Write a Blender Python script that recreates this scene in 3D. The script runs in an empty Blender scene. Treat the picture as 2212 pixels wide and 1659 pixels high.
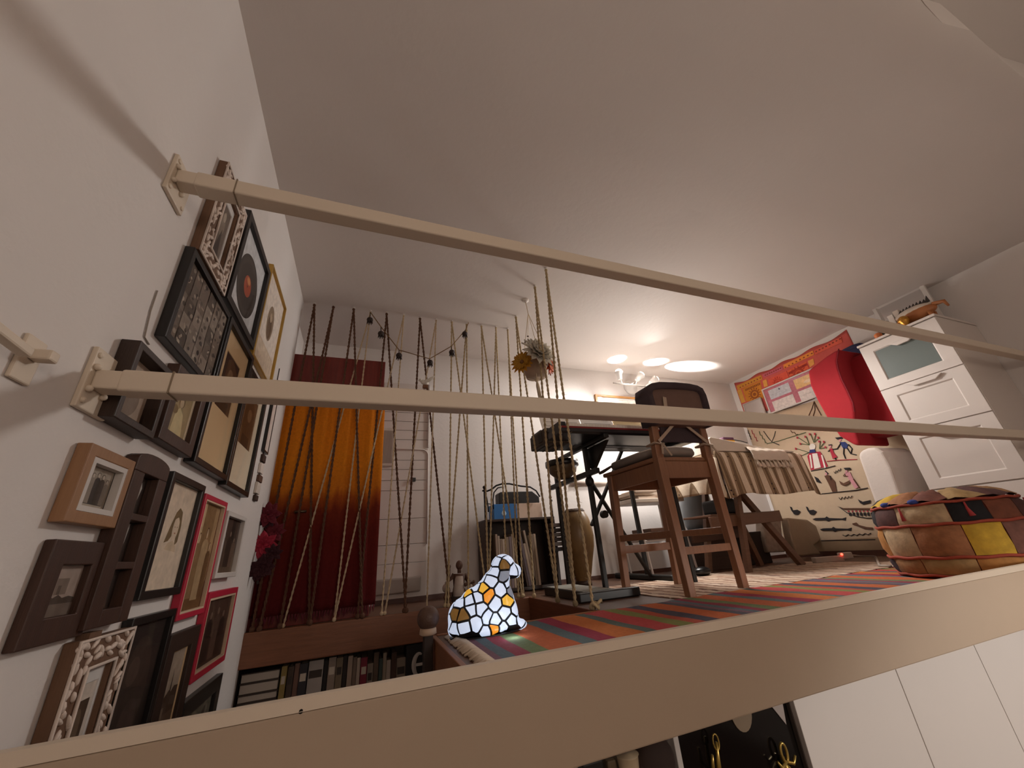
import bpy, bmesh, math, random
from mathutils import Vector, Matrix
PI = math.pi
rnd = random.Random(7)
S = bpy.context.scene
COL = S.collection

# ---------------------------------------------------------------- camera (solved from the vanishing points)
FPX, CX, CY = 818.876, 1106.0, 829.5
def _axis(px, py):
    return Vector((px - CX, py - CY, FPX)).normalized()
EX = _axis(3359.0, 1007.0); EY = _axis(778.0, 1215.0); EZ = EX.cross(EY).normalized()
R = Matrix((EX, EY, EZ)).transposed()               # world -> camera (x right, y down, z forward)
CAM = Vector((.62, -1.06, .25))
def at(px, py, X=None, Y=None, Z=None):              # sight line through a picture point, met with a plane of the room
    d = R.transposed() @ Vector((px - CX, py - CY, FPX))
    if X is not None: t = (X - CAM.x) / d.x
    elif Y is not None: t = (Y - CAM.y) / d.y
    else: t = (Z - CAM.z) / d.z
    return CAM + d * t
cd = bpy.data.cameras.new('camera'); cam = bpy.data.objects.new('camera', cd); COL.objects.link(cam)
cd.sensor_width = 36.0; cd.lens = FPX / 2212 * 36.0; cd.clip_start = .02
right, up, back = Vector(R[0]), -Vector(R[1]), -Vector(R[2])
mw = Matrix((right, up, back)).transposed().to_4x4(); mw.translation = CAM
cam.matrix_world = mw
S.camera = cam

# ---------------------------------------------------------------- world, lamps of the rooms, exposure
S.view_settings.view_transform = 'Standard'; S.view_settings.look = 'None'
S.view_settings.gamma = 1.0; S.view_settings.use_curve_mapping = False
S.view_settings.exposure = 0.6
w = bpy.data.worlds.new('world'); S.world = w; w.use_nodes = True
w.node_tree.nodes['Background'].inputs[0].default_value = (.55, .42, .33, 1)
w.node_tree.nodes['Background'].inputs[1].default_value = .0
def lamp(name, kind, loc, power, color, size=.05, rot=None, **kw):
    l = bpy.data.lights.new(name, kind); l.energy = power; l.color = color
    if kind == 'AREA': l.size = size
    else: l.shadow_soft_size = size
    for k, v in kw.items(): setattr(l, k, v)
    o = bpy.data.objects.new(name, l); COL.objects.link(o); o.location = loc
    if rot is not None: o.rotation_euler = rot
    return o
WARM = (1.0, .83, .70); BULB = (1.0, .965, .93)
# ceiling lamp of the lower room, behind and below the viewer
_a, _b = Vector((4.3, -2.4, .2)), Vector((3.2, .28, -1.35))
lamp('lower_room_lamp', 'SPOT', _a, 128, (1.0, .94, .88), .2, (_b - _a).to_track_quat('-Z', 'Y').to_euler(), spot_size=1.12, spot_blend=.5)
lamp('hall_lamp', 'POINT', (1.9, -3.2, .9), 31, (1.0, .86, .74), .3)

FZ = -.09        # loft floor
CZ = 2.33        # ceiling
BY = 2.75        # back wall
RX = 5.72        # right wall
LX = -.08        # left wall beyond the picture wall

# ---------------------------------------------------------------- materials
def lin(h):
    if not isinstance(h, str): return tuple(h)
    h = h.lstrip('#'); c = [int(h[i:i+2], 16) / 255 for i in (0, 2, 4)]
    return tuple(x / 12.92 if x <= .04045 else ((x + .055) / 1.055) ** 2.4 for x in c)
MATS = {}
def mat(name, col, rough=.6, metal=0.0, var=.10, scale=14.0, bump=0.0, bscale=None, stretch=(1, 1, 1), emit=0.0, ecol=None, spec=.5):
    if name in MATS: return MATS[name]
    m = bpy.data.materials.new(name); m.use_nodes = True; nt = m.node_tree; N = nt.nodes; L = nt.links
    b = N['Principled BSDF']; c = lin(col)
    b.inputs['Roughness'].default_value = rough; b.inputs['Metallic'].default_value = metal
    b.inputs['Specular IOR Level'].default_value = spec
    tc = N.new('ShaderNodeTexCoord'); mp = N.new('ShaderNodeMapping'); mp.inputs['Scale'].default_value = stretch
    L.new(tc.outputs['Object'], mp.inputs['Vector'])
    nz = N.new('ShaderNodeTexNoise'); nz.inputs['Scale'].default_value = scale; nz.inputs['Detail'].default_value = 4
    L.new(mp.outputs[0], nz.inputs['Vector'])
    mx = N.new('ShaderNodeMix'); mx.data_type = 'RGBA'
    mx.inputs['A'].default_value = tuple(max(0, x * (1 - var)) for x in c) + (1,)
    mx.inputs['B'].default_value = tuple(min(1, x * (1 + var)) for x in c) + (1,)
    L.new(nz.outputs['Fac'], mx.inputs['Factor']); L.new(mx.outputs['Result'], b.inputs['Base Color'])
    if bump:
        n2 = N.new('ShaderNodeTexNoise'); n2.inputs['Scale'].default_value = bscale or scale * 6; n2.inputs['Detail'].default_value = 3
        L.new(mp.outputs[0], n2.inputs['Vector'])
        bp = N.new('ShaderNodeBump'); bp.inputs['Strength'].default_value = bump; bp.inputs['Distance'].default_value = .004
        L.new(n2.outputs['Fac'], bp.inputs['Height']); L.new(bp.outputs[0], b.inputs['Normal'])
    if emit:
        b.inputs['Emission Color'].default_value = (lin(ecol) if ecol else c) + (1,)
        b.inputs['Emission Strength'].default_value = emit
    MATS[name] = m; return m
def wood(name, col, dark, axis=0, rough=.45, scale=9.0, spec=.5):
    if name in MATS: return MATS[name]
    st = [9, 9, 9]; st[axis] = .7
    m = mat(name, col, rough, 0, .1, scale, .15, scale * 4, tuple(st), spec=spec)
    nt = m.node_tree; mx = [n for n in nt.nodes if n.type == 'MIX'][0]
    mx.inputs['A'].default_value = lin(dark) + (1,); mx.inputs['B'].default_value = lin(col) + (1,)
    return m
def ramp_mat(name, stops, axis='X', length=1.0, origin=0.0, rough=.9, repeat=False, var=.25, wob=0.0, bump=.5, world=True, bscale=260):
    """bands of colour woven or dyed across one axis of the thing"""
    m = bpy.data.materials.new(name); m.use_nodes = True; nt = m.node_tree; N = nt.nodes; L = nt.links
    b = N['Principled BSDF']; b.inputs['Roughness'].default_value = rough; b.inputs['Specular IOR Level'].default_value = .15
    tc = N.new('ShaderNodeTexCoord'); sp = N.new('ShaderNodeSeparateXYZ')
    L.new(tc.outputs['Object'], sp.inputs[0])
    nz = N.new('ShaderNodeTexNoise'); nz.inputs['Scale'].default_value = 9; nz.inputs['Detail'].default_value = 5
    L.new(tc.outputs['Object'], nz.inputs['Vector'])
    a = N.new('ShaderNodeMath'); a.operation = 'MULTIPLY_ADD'; L.new(nz.outputs['Fac'], a.inputs[0]); a.inputs[1].default_value = wob
    L.new(sp.outputs[axis], a.inputs[2])
    s = N.new('ShaderNodeMath'); s.operation = 'MULTIPLY_ADD'; L.new(a.outputs[0], s.inputs[0]); s.inputs[1].default_value = 1 / length
    s.inputs[2].default_value = -(origin + wob * .5) / length
    out = s.outputs[0]
    if repeat:
        fr = N.new('ShaderNodeMath'); fr.operation = 'FRACT'; L.new(out, fr.inputs[0]); out = fr.outputs[0]
    cr = N.new('ShaderNodeValToRGB'); cr.color_ramp.interpolation = 'LINEAR'
    el = cr.color_ramp.elements
    while len(el) > 1: el.remove(el[-1])
    el[0].position = stops[0][0]; el[0].color = lin(stops[0][1]) + (1,)
    for p, c in stops[1:]:
        e = el.new(p); e.color = lin(c) + (1,)
    L.new(out, cr.inputs[0])
    n2 = N.new('ShaderNodeTexNoise'); n2.inputs['Scale'].default_value = 60; n2.inputs['Detail'].default_value = 3
    L.new(tc.outputs['Object'], n2.inputs['Vector'])
    mr = N.new('ShaderNodeMapRange'); mr.inputs[3].default_value = 1 - var; mr.inputs[4].default_value = 1 + var
    L.new(n2.outputs['Fac'], mr.inputs[0])
    mu = N.new('ShaderNodeMix'); mu.data_type = 'RGBA'; mu.blend_type = 'MULTIPLY'; mu.inputs['Factor'].default_value = 1
    L.new(cr.outputs[0], mu.inputs['A']); L.new(mr.outputs[0], mu.inputs['B']); L.new(mu.outputs['Result'], b.inputs['Base Color'])
    n3 = N.new('ShaderNodeTexNoise'); n3.inputs['Scale'].default_value = bscale
    L.new(tc.outputs['Object'], n3.inputs['Vector'])
    bp = N.new('ShaderNodeBump'); bp.inputs['Strength'].default_value = bump; bp.inputs['Distance'].default_value = .003
    L.new(n3.outputs['Fac'], bp.inputs['Height']); L.new(bp.outputs[0], b.inputs['Normal'])
    MATS[name] = m; return m
def steps(cols):                                     # sharp colour bands for ramp_mat
    n = len(cols); out = []
    tot = float(sum(c[1] for c in cols)); p = 0.0
    for c, wd in cols:
        q = p + wd / tot
        out += [(p + .0006, c), (max(p + .0007, q - .0006), c)]; p = q
    return out
def print_mat():
    """flat printed colour kept in the colour attribute of the mesh, with a little paper grain"""
    m = bpy.data.materials.new('print'); m.use_nodes = True; nt = m.node_tree; N = nt.nodes; L = nt.links
    b = N['Principled BSDF']; b.inputs['Roughness'].default_value = .65; b.inputs['Specular IOR Level'].default_value = .2
    at_ = N.new('ShaderNodeAttribute'); at_.attribute_name = 'Col'
    tc = N.new('ShaderNodeTexCoord'); nz = N.new('ShaderNodeTexNoise'); nz.inputs['Scale'].default_value = 34; nz.inputs['Detail'].default_value = 6
    L.new(tc.outputs['Object'], nz.inputs['Vector'])
    mr = N.new('ShaderNodeMapRange'); mr.inputs[3].default_value = .62; mr.inputs[4].default_value = 1.38
    L.new(nz.outputs['Fac'], mr.inputs[0])
    mu = N.new('ShaderNodeMix'); mu.data_type = 'RGBA'; mu.blend_type = 'MULTIPLY'; mu.inputs['Factor'].default_value = 1
    L.new(at_.outputs['Color'], mu.inputs['A']); L.new(mr.outputs[0], mu.inputs['B']); L.new(mu.outputs['Result'], b.inputs['Base Color'])
    return m
PRINT = print_mat()
def glass_mat():
    m = bpy.data.materials.new('picture_glass'); m.use_nodes = True; nt = m.node_tree; N = nt.nodes; L = nt.links
    N.remove(N['Principled BSDF']); o = N['Material Output']
    t = N.new('ShaderNodeBsdfTransparent'); g = N.new('ShaderNodeBsdfGlossy'); g.inputs['Roughness'].default_value = .04
    f = N.new('ShaderNodeLayerWeight'); f.inputs[0].default_value = .12
    k = N.new('ShaderNodeMath'); k.operation = 'MULTIPLY'; k.inputs[1].default_value = .18; L.new(f.outputs['Facing'], k.inputs[0])
    x = N.new('ShaderNodeMixShader'); L.new(k.outputs[0], x.inputs[0]); L.new(t.outputs[0], x.inputs[1]); L.new(g.outputs[0], x.inputs[2])
    L.new(x.outputs[0], o.inputs[0]); return m
GLASS = glass_mat()

# ---------------------------------------------------------------- mesh builder
def basis(d, up=(0, 0, 1)):
    d = Vector(d).normalized(); up = Vector(up)
    if abs(d.dot(up)) > .98: up = Vector((0, 1, 0)) if abs(d.y) < .9 else Vector((1, 0, 0))
    x = d.cross(up).normalized(); y = x.cross(d).normalized()
    return x, y, d
class MB:
    def __init__(s): s.bm = bmesh.new(); s.mi = 0
    def face(s, vs):
        try: f = s.bm.faces.new(vs); f.material_index = s.mi; return f
        except ValueError: return None
    def hexa(s, P):                                  # 8 corners: bottom loop, top loop
        v = [s.bm.verts.new(p) for p in P]
        for q in ((3, 2, 1, 0), (4, 5, 6, 7), (0, 1, 5, 4), (1, 2, 6, 5), (2, 3, 7, 6), (3, 0, 4, 7)): s.face([v[i] for i in q])
        return s
    def box(s, lo, hi):
        (a, b, c), (d, e, f) = lo, hi
        return s.hexa([(a, b, c), (d, b, c), (d, e, c), (a, e, c), (a, b, f), (d, b, f), (d, e, f), (a, e, f)])
    def obox(s, c, size, M):
        c = Vector(c); h = [x / 2 for x in size]
        P = [(-1, -1, -1), (1, -1, -1), (1, 1, -1), (-1, 1, -1), (-1, -1, 1), (1, -1, 1), (1, 1, 1), (-1, 1, 1)]
        return s.hexa([c + M @ Vector((p[0] * h[0], p[1] * h[1], p[2] * h[2])) for p in P])
    def bar(s, p, q, w, h, up=(0, 0, 1), w2=None, h2=None):
        p, q = Vector(p), Vector(q); x, y, d = basis(q - p, up); w2 = w if w2 is None else w2; h2 = h if h2 is None else h2
        A = [p + x * (a * w / 2) + y * (b * h / 2) for a, b in ((-1, -1), (1, -1), (1, 1), (-1, 1))]
        B = [q + x * (a * w2 / 2) + y * (b * h2 / 2) for a, b in ((-1, -1), (1, -1), (1, 1), (-1, 1))]
        return s.hexa(A + B)
    def tube(s, pts, r, n=8, cap=True, closed=False):
        pts = [Vector(p) for p in pts]; k = len(pts); rs = r if isinstance(r, (list, tuple)) else [r] * k
        x = None; rings = []
        for i, p in enumerate(pts):
            a, b = pts[max(0, i - 1)], pts[min(k - 1, i + 1)]
            if closed: a, b = pts[i - 1], pts[(i + 1) % k]
            d = (b - a)
            if d.length < 1e-9: d = Vector((0, 0, 1))
            d.normalize()
            if x is None: x, y, _ = basis(d)
            else:
                x = (x - d * x.dot(d))
                if x.length < 1e-6: x, y, _ = basis(d)
                x.normalize()
            y = d.cross(x)
            rings.append([s.bm.verts.new(p + (x * math.cos(2 * PI * j / n) + y * math.sin(2 * PI * j / n)) * rs[i]) for j in range(n)])
        for i in range(k if closed else k - 1):
            A, B = rings[i], rings[(i + 1) % k]
            for j in range(n): s.face((A[j], A[(j + 1) % n], B[(j + 1) % n], B[j]))
        if cap and not closed: s.face(rings[0][::-1]); s.face(rings[-1])
        return s
    def lathe(s, prof, c, n=24, M=None, cap=True, squash=(1, 1)):
        c = Vector(c); rings = []
        for r, z in prof:
            ring = []
            for j in range(n):
                v = Vector((r * math.cos(2 * PI * j / n) * squash[0], r * math.sin(2 * PI * j / n) * squash[1], z))
                ring.append(s.bm.verts.new(c + (M @ v if M else v)))
            rings.append(ring)
        for A, B in zip(rings, rings[1:]):
            for j in range(n): s.face((A[j], A[(j + 1) % n], B[(j + 1) % n], B[j]))
        if cap: s.face(rings[0][::-1]); s.face(rings[-1])
        return s
    def ball(s, c, r, u=14, v=9, M=None):
        rr = (r, r, r) if not isinstance(r, (tuple, list)) else r
        c = Vector(c); M = M or Matrix.Identity(3); P = lambda a, b: c + M @ Vector((math.sin(a) * math.cos(b) * rr[0], math.sin(a) * math.sin(b) * rr[1], math.cos(a) * rr[2]))
        top = s.bm.verts.new(P(0, 0)); bot = s.bm.verts.new(P(PI, 0))
        rings = [[s.bm.verts.new(P(PI * i / v, 2 * PI * j / u)) for j in range(u)] for i in range(1, v)]
        for j in range(u): s.face((top, rings[0][j], rings[0][(j + 1) % u])); s.face((bot, rings[-1][(j + 1) % u], rings[-1][j]))
        for A, B in zip(rings, rings[1:]):
            for j in range(u): s.face((A[j], B[j], B[(j + 1) % u], A[(j + 1) % u]))
        return s
    def prism(s, poly, d):                           # planar outline pushed along d
        d = Vector(d); a = [s.bm.verts.new(p) for p in poly]; b = [s.bm.verts.new(Vector(p) + d) for p in poly]
        s.face(a[::-1]); s.face(b); n = len(a)
        for i in range(n): s.face((a[i], a[(i + 1) % n], b[(i + 1) % n], b[i]))
        return s
    def grid(s, fn, nu, nv, closed_u=False):
        V = [[s.bm.verts.new(fn(i / nu, j / nv)) for j in range(nv + 1)] for i in range(nu if closed_u else nu + 1)]
        m = len(V)
        for i in range(nu):
            for j in range(nv): s.face((V[i][j], V[(i + 1) % m][j], V[(i + 1) % m][j + 1], V[i][j + 1]))
        return s
    def petal(s, c, d, up, L, W, cup=.15, n=5):
        c = Vector(c); x, y, d = basis(d, up)
        def fn(u, v):
            t = u; ww = W * math.sin(PI * min(1, t * .92 + .08)) ** .8 * (v - .5)
            return c + d * (L * t) + x * ww + y * (cup * L * (t * t) + abs(v - .5) * W * .35)
        return s.grid(fn, n, 2)
    def build(s, name, m=None, parent=None, smooth=False, bevel=0.0, seg=2, weld=False, recalc=True, solid=0.0):
        if weld: bmesh.ops.remove_doubles(s.bm, verts=s.bm.verts, dist=1e-5)
        if recalc and s.bm.faces: bmesh.ops.recalc_face_normals(s.bm, faces=s.bm.faces)
        off = Vector((0, 0, 0))
        if parent is not None:
            p = parent
            while p is not None: off += p.location; p = p.parent
        else:
            vs = [v.co for v in s.bm.verts]
            lo = Vector([min(v[i] for v in vs) for i in range(3)]); hi = Vector([max(v[i] for v in vs) for i in range(3)])
            off = Vector(((lo.x + hi.x) / 2, (lo.y + hi.y) / 2, lo.z))
        for v in s.bm.verts: v.co -= off
        me = bpy.data.meshes.new(name); s.bm.to_mesh(me); s.bm.free()
        for q in (m if isinstance(m, (list, tuple)) else [m]):
            if q is not None: me.materials.append(q)
        if smooth:
            for f in me.polygons: f.use_smooth = True
        o = bpy.data.objects.new(name, me); COL.objects.link(o)
        if parent is not None: o.parent = parent
        else: o.location = off
        if solid:
            d = o.modifiers.new('thickness', 'SOLIDIFY'); d.thickness = solid; d.offset = 0
        if bevel:
            b = o.modifiers.new('bevel', 'BEVEL'); b.width = bevel; b.segments = seg; b.limit_method = 'ANGLE'; b.angle_limit = .6
            if smooth is False:
                for f in me.polygons: f.use_smooth = False
        return o
def tag(o, label=None, cat=None, group=None, kind=None):
    if label: o['label'] = label
    if cat: o['category'] = cat
    if group: o['group'] = group
    if kind: o['kind'] = kind
    return o
def thing(name, label, cat, loc, group=None):
    o = bpy.data.objects.new(name, None); COL.objects.link(o); o.location = loc; o.empty_display_size = .05
    return tag(o, label, cat, group)
def struct(o, label=None): return tag(o, label, None, None, 'structure')
def B(name, lo, hi, m, parent=None, bevel=0.0, seg=2): return MB().box(lo, hi).build(name, m, parent, bevel=bevel, seg=seg)

def picture(name, o, u, v, n, polys, parent):
    """flat printed picture: outlines in the plane (o, u, v), each one colour, stacked by a hair's breadth"""
    bm = bmesh.new(); cols = []
    for i, (col, pts) in enumerate(polys):
        vs = [bm.verts.new(o + u * a + v * b + n * (.00006 * i)) for a, b in pts]
        try: bm.faces.new(vs); cols.append(lin(col))
        except ValueError: pass
    off = Vector((0, 0, 0)); p = parent
    while p is not None: off += p.location; p = p.parent
    for q in bm.verts: q.co -= off
    me = bpy.data.meshes.new(name); bm.to_mesh(me); bm.free(); me.materials.append(PRINT)
    ca = me.color_attributes.new('Col', 'FLOAT_COLOR', 'CORNER')
    for f, c in zip(me.polygons, cols):
        for li in f.loop_indices: ca.data[li].color = c + (1,)
    ob = bpy.data.objects.new(name, me); COL.objects.link(ob); ob.parent = parent
    return ob
def rect(a, b, c, d): return [(a, b), (c, b), (c, d), (a, d)]
def oval(cx, cy, rx, ry, n=20, rot=0.0):
    out = []
    for i in range(n):
        t = 2 * PI * i / n; x, y = rx * math.cos(t), ry * math.sin(t)
        out.append((cx + x * math.cos(rot) - y * math.sin(rot), cy + x * math.sin(rot) + y * math.cos(rot)))
    return out

# ---------------------------------------------------------------- the setting
PLASTER = mat('plaster', 'dcd5d0', .85, 0, .025, 2.5, .25, 45)
CEILM = mat('ceiling_plaster', 'dcd4ce', .9, 0, .03, 1.6, .3, 22)
DARKFLOOR = wood('floor_boards', '6d4a35', '47301f', 0, .5, 7)
BEAMW = wood('beam_wood', '8f5c3f', '6b4029', 0, .45, 8)
SIDEW = wood('platform_wood', '96613f', '77482c', 1, .5, 8)
CREAM = mat('cream_paint', 'd6c6b2', .5, 0, .03, 6, .08, 60)
WHITE = mat('white_lacquer', 'ddd6d0', .42, 0, .02, 5)
BASEW = wood('skirting_wood', '5e3a2c', '45281d', 0, .5, 8)
def room(name, lo, hi, m): return struct(B(name, lo, hi, m))
room('wall_left', (-.25, -4.1, -2.3), (0, 2.05, 2.8), PLASTER)
room('wall_left_alcove', (-.3, 2.05, -2.3), (LX, 2.9, 2.8), PLASTER)
room('wall_back', (LX, BY, -.32), (RX + .2, BY + .15, 2.45), PLASTER)
room('wall_right', (RX, -4.1, -2.3), (RX + .2, BY, 2.8), PLASTER)
room('wall_front', (-.25, -4.25, -2.3), (RX + .2, -4.1, 2.8), PLASTER)
def ceiling():
    b = MB(); nx, ny = 36, 24; x0, x1, y1 = LX - .2, RX + .2, BY + .15
    def f(u, v):                                    # rounded, slightly uneven front edge of the ceiling
        x = x0 + (x1 - x0) * u; e = -.93 + .012 * math.sin(x * 9) + .008 * math.sin(x * 23 + 1)
        y = e + (y1 - e) * v ** 1.6
        return Vector((x, y, CZ + .03 * math.exp(-(y - e) / .05) + .004 * math.sin(x * 3.1) * math.sin(y * 4.3)))
    b.grid(f, nx, ny)
    b.box((x0, -.87, CZ + .05), (x1, y1, CZ + .14))
    def g(u, v):
        x = x0 + (x1 - x0) * u; e = -.93 + .012 * math.sin(x * 9) + .008 * math.sin(x * 23 + 1)
        return Vector((x, e + .004 * v, CZ + .03 + v * .3))
    b.grid(g, nx, 3)
    return b.build('ceiling', CEILM, smooth=True, recalc=False)
struct(ceiling())
room('ceiling_hall', (-.25, -4.1, 2.62), (RX + .2, -.9, 2.75), CEILM)
room('floor_hall', (-.25, -4.1, -2.4), (RX + .2, 2.9, -2.3), DARKFLOOR)
fl = MB(); fl.box((1.87, .03, -.222), (RX, BY, FZ)); fl.box((.98, .03, -.222), (1.87, 1.03, FZ)); fl.box((LX, 2.04, -.27), (1.87, BY, FZ))
struct(fl.build('floor', DARKFLOOR))
# front beam of the loft with a small nail hole, edge boards round the stair opening
fb = MB().box((0, 0, -.226), (RX, .03, -.0175)).build('trim_1', mat('beam_paint', 'b39e88', .55, 0, .04, 4, .12, 30), bevel=.004)
struct(fb)
b = MB(); b.prism([Vector((0, y, z)) for y, z in ((-.002, -.017), (.012, .004), (.034, .004), (.034, -.017))], (RX, 0, 0)); b.build('cap_strip', CREAM, fb, bevel=.002)
nh = at(650, 1537, Y=0); MB().lathe([(.004, -.002), (.004, .001)], nh, 8, Matrix.Rotation(PI / 2, 3, 'X')).build('nail_hole', mat('black_hole', '120c08', .9), fb)
struct(MB().box((LX, 2.015, -.272), (1.885, 2.04, FZ + .004)).build('trim_2', BEAMW, bevel=.008, seg=3))
struct(MB().box((1.845, 1.045, -.27), (1.87, 2.014, FZ + .004)).build('trim_3', wood('edge_wood', '7c4a30', '5b321f', 1, .45, 8), bevel=.005))
struct(MB().box((.955, .032, -.3), (.979, 1.045, FZ + .003)).build('trim_4', SIDEW, bevel=.004))
struct(MB().box((.98, 1.031, -.27), (1.87, 1.044, FZ + .006)).build('trim_5', wood('edge_wood_x', 'a8683a', '84502c', 0, .45, 8), bevel=.003))
struct(B('baseboard_back', (.75, BY - .018, FZ), (RX, BY, -.052), BASEW))
struct(B('baseboard_right', (RX - .018, .9, FZ), (RX, BY - .02, -.03), BASEW))
room('wall_stair_back', (LX, 2.36, -2.3), (1.87, 2.5, -.272), PLASTER)
room('wall_lower', (.98, .34, -2.3), (RX, .46, -.224), PLASTER)

# ---------------------------------------------------------------- rails
def rail(z0, z1, name, label, y0, plate_z, seam):
    t = thing(name, label, 'railing', (.0, .03, z0))
    b = MB().box((.06, y0, z0), (RX - .01, y0 + .056, z1)); b.build('rail_tube', CREAM, t, bevel=.006, seg=3)
    MB().box((.012, y0 + .004, z0 + .004), (seam, y0 + .052, z1 - .003)).build('end_sleeve', CREAM, t, bevel=.004)
    MB().box((seam - .0015, y0 - .0015, z0 - .0015), (seam + .002, y0 + .0575, z1 + .0015)).build('seam', mat('seam_grime', '8a7862', .8), t)
    MB().box((0, -.012, plate_z[0]), (.012, .1, plate_z[1])).build('wall_plate', CREAM, t, bevel=.003)
    for (yy, zz) in ((.0, plate_z[0] + .018), (.085, plate_z[0] + .018), (.0, plate_z[1] - .018), (.085, plate_z[1] - .018)):
        MB().lathe([(.007, 0), (.007, .004), (.003, .006)], (.012, yy, zz), 10, Matrix.Rotation(PI / 2, 3, 'Y')).build('bolt', CREAM, t)
    for a, c in (((y0), z0), ((y0 + .056), z0), ((y0), z1), ((y0 + .056), z1)): MB().ball((.016, a, c), .008, 8, 6).build('weld', CREAM, t, smooth=True)
    return t
rail(1.333, 1.388, 'handrail', 'upper cream square steel rail running across the loft edge to the left wall', .0, (1.287, 1.428), .165)
rail(.655, .709, 'guard_rail', 'lower cream square steel rail at mid height below the handrail', .0, (.609, .757), .158)
t = thing('stair_rail', 'short white rail end on the plaster wall, apart from the two long rails', 'railing', (.03, -.17, .6))
MB().bar(at(-40, 688, X=.03), at(58, 763, X=.03), .018, .02, (1, 0, 0)).build('rail_tube', CREAM, t, bevel=.004)
MB().box((0, -.185, .60), (.008, -.135, .69)).build('wall_plate', CREAM, t, bevel=.003)
MB().bar((.008, -.158, .655), (.04, -.158, .655), .024, .022).build('end_sleeve', CREAM, t, bevel=.004)

# ---------------------------------------------------------------- picture wall
VX_, VY_, VZ_ = Vector((1, 0, 0)), Vector((0, 1, 0)), Vector((0, 0, 1))
def ring(b, o, u, v, n, rects):                      # closed moulding from nested rectangles (x0,y0,x1,y1,height)
    loops = []
    for x0, y0, x1, y1, h in rects:
        loops.append([b.bm.verts.new(o + u * x + v * y + n * h) for x, y in ((x0, y0), (x1, y0), (x1, y1), (x0, y1))])
    for A, C in zip(loops, loops[1:] + loops[:1]):
        for i in range(4): b.face((A[i], A[(i + 1) % 4], C[(i + 1) % 4], C[i]))
    return b
def frame(name, label, o, u, v, n, w_, h, depth, bd, m, art, mount=None, mcol=None, group=None, sink=.45, windows=None, wins=None, glass=True, lip=None):
    """picture frame: moulding, optional mount, printed picture, glass"""
    o = Vector(o) + n * .001; t = thing(name, label, 'picture frame', o + u * (w_ / 2), group)
    b = MB(); ring(b, o, u, v, n, [(0, 0, w_, h, 0), (0, 0, w_, h, depth), (bd, bd, w_ - bd, h - bd, depth), (bd, bd, w_ - bd, h - bd, 0)])
    b.build('moulding', m, t, bevel=min(.0025, bd * .2))
    z = depth * sink
    ix0, iy0, ix1, iy1 = bd, bd, w_ - bd, h - bd
    if lip:
        b = MB(); k = lip[0]; ring(b, o, u, v, n, [(ix0, iy0, ix1, iy1, z), (ix0, iy0, ix1, iy1, depth * .97), (ix0 + k, iy0 + k, ix1 - k, iy1 - k, depth * .97), (ix0 + k, iy0 + k, ix1 - k, iy1 - k, z)])
        b.build('inner_lip', lip[1], t); ix0 += k; iy0 += k; ix1 -= k; iy1 -= k
    B_ = MB(); B_.prism([o + u * x + v * y + n * .001 for x, y in rect(bd * .8, bd * .8, w_ - bd * .8, h - bd * .8)], n * max(.001, z - .004)); B_.build('backing', mat('backing_board', '3b2d24', .9), t)
    px = (ix0, iy0, ix1, iy1)
    if mount:                                         # (left, bottom, right, top) widths
        b = MB(); ring(b, o, u, v, n, [(ix0, iy0, ix1, iy1, z - .002), (ix0, iy0, ix1, iy1, z + .0015), (ix0 + mount[0], iy0 + mount[1], ix1 - mount[2], iy1 - mount[3], z + .0015), (ix0 + mount[0] + .002, iy0 + mount[1] + .002, ix1 - mount[2] - .002, iy1 - mount[3] - .002, z - .002)])
        b.build('mount', mcol, t); px = (ix0 + mount[0], iy0 + mount[1], ix1 - mount[2], iy1 - mount[3])
    W_, H_ = px[2] - px[0], px[3] - px[1]
    P = [(c, [(px[0] + a * W_, px[1] + e * H_) for a, e in q]) for c, q in art]
    picture('picture', o + n * (z - .0015), u, v, n, P, t)
    if glass:
        b = MB(); b.prism([o + u * x + v * y + n * (z + .004) for x, y in rect(bd, bd, w_ - bd, h - bd)], n * .0015); b.build('glass', GLASS, t)
    return t
def person_art(cx, y0, hh, skin, coat, hair=None, wd=.16):  # standing figure for a printed photograph
    r = hh * .075
    out = [(coat, [(cx - wd * .5, y0), (cx - wd * .55, y0 + hh * .5), (cx - wd * .5, y0 + hh * .78), (cx - wd * .2, y0 + hh * .84), (cx + wd * .2, y0 + hh * .84), (cx + wd * .5, y0 + hh * .78), (cx + wd * .55, y0 + hh * .5), (cx + wd * .5, y0)])]
    if hair: out.append((hair, oval(cx, y0 + hh * .935, r * .95, r * 1.05, 12)))
    out.append((skin, oval(cx, y0 + hh * .92, r * .75, r, 12)))
    return out
def blotches(bg, cols, k, seed, s=(.05, .14)):
    r = random.Random(seed); out = [(bg, rect(0, 0, 1, 1))]
    for i in range(k):
        a, b_ = r.uniform(*s), r.uniform(*s); x, y = r.uniform(a, 1 - a), r.uniform(b_, 1 - b_)
        out.append((r.choice(cols), oval(x, y, a, b_, 9, r.uniform(0, 3))))
    return out
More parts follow.
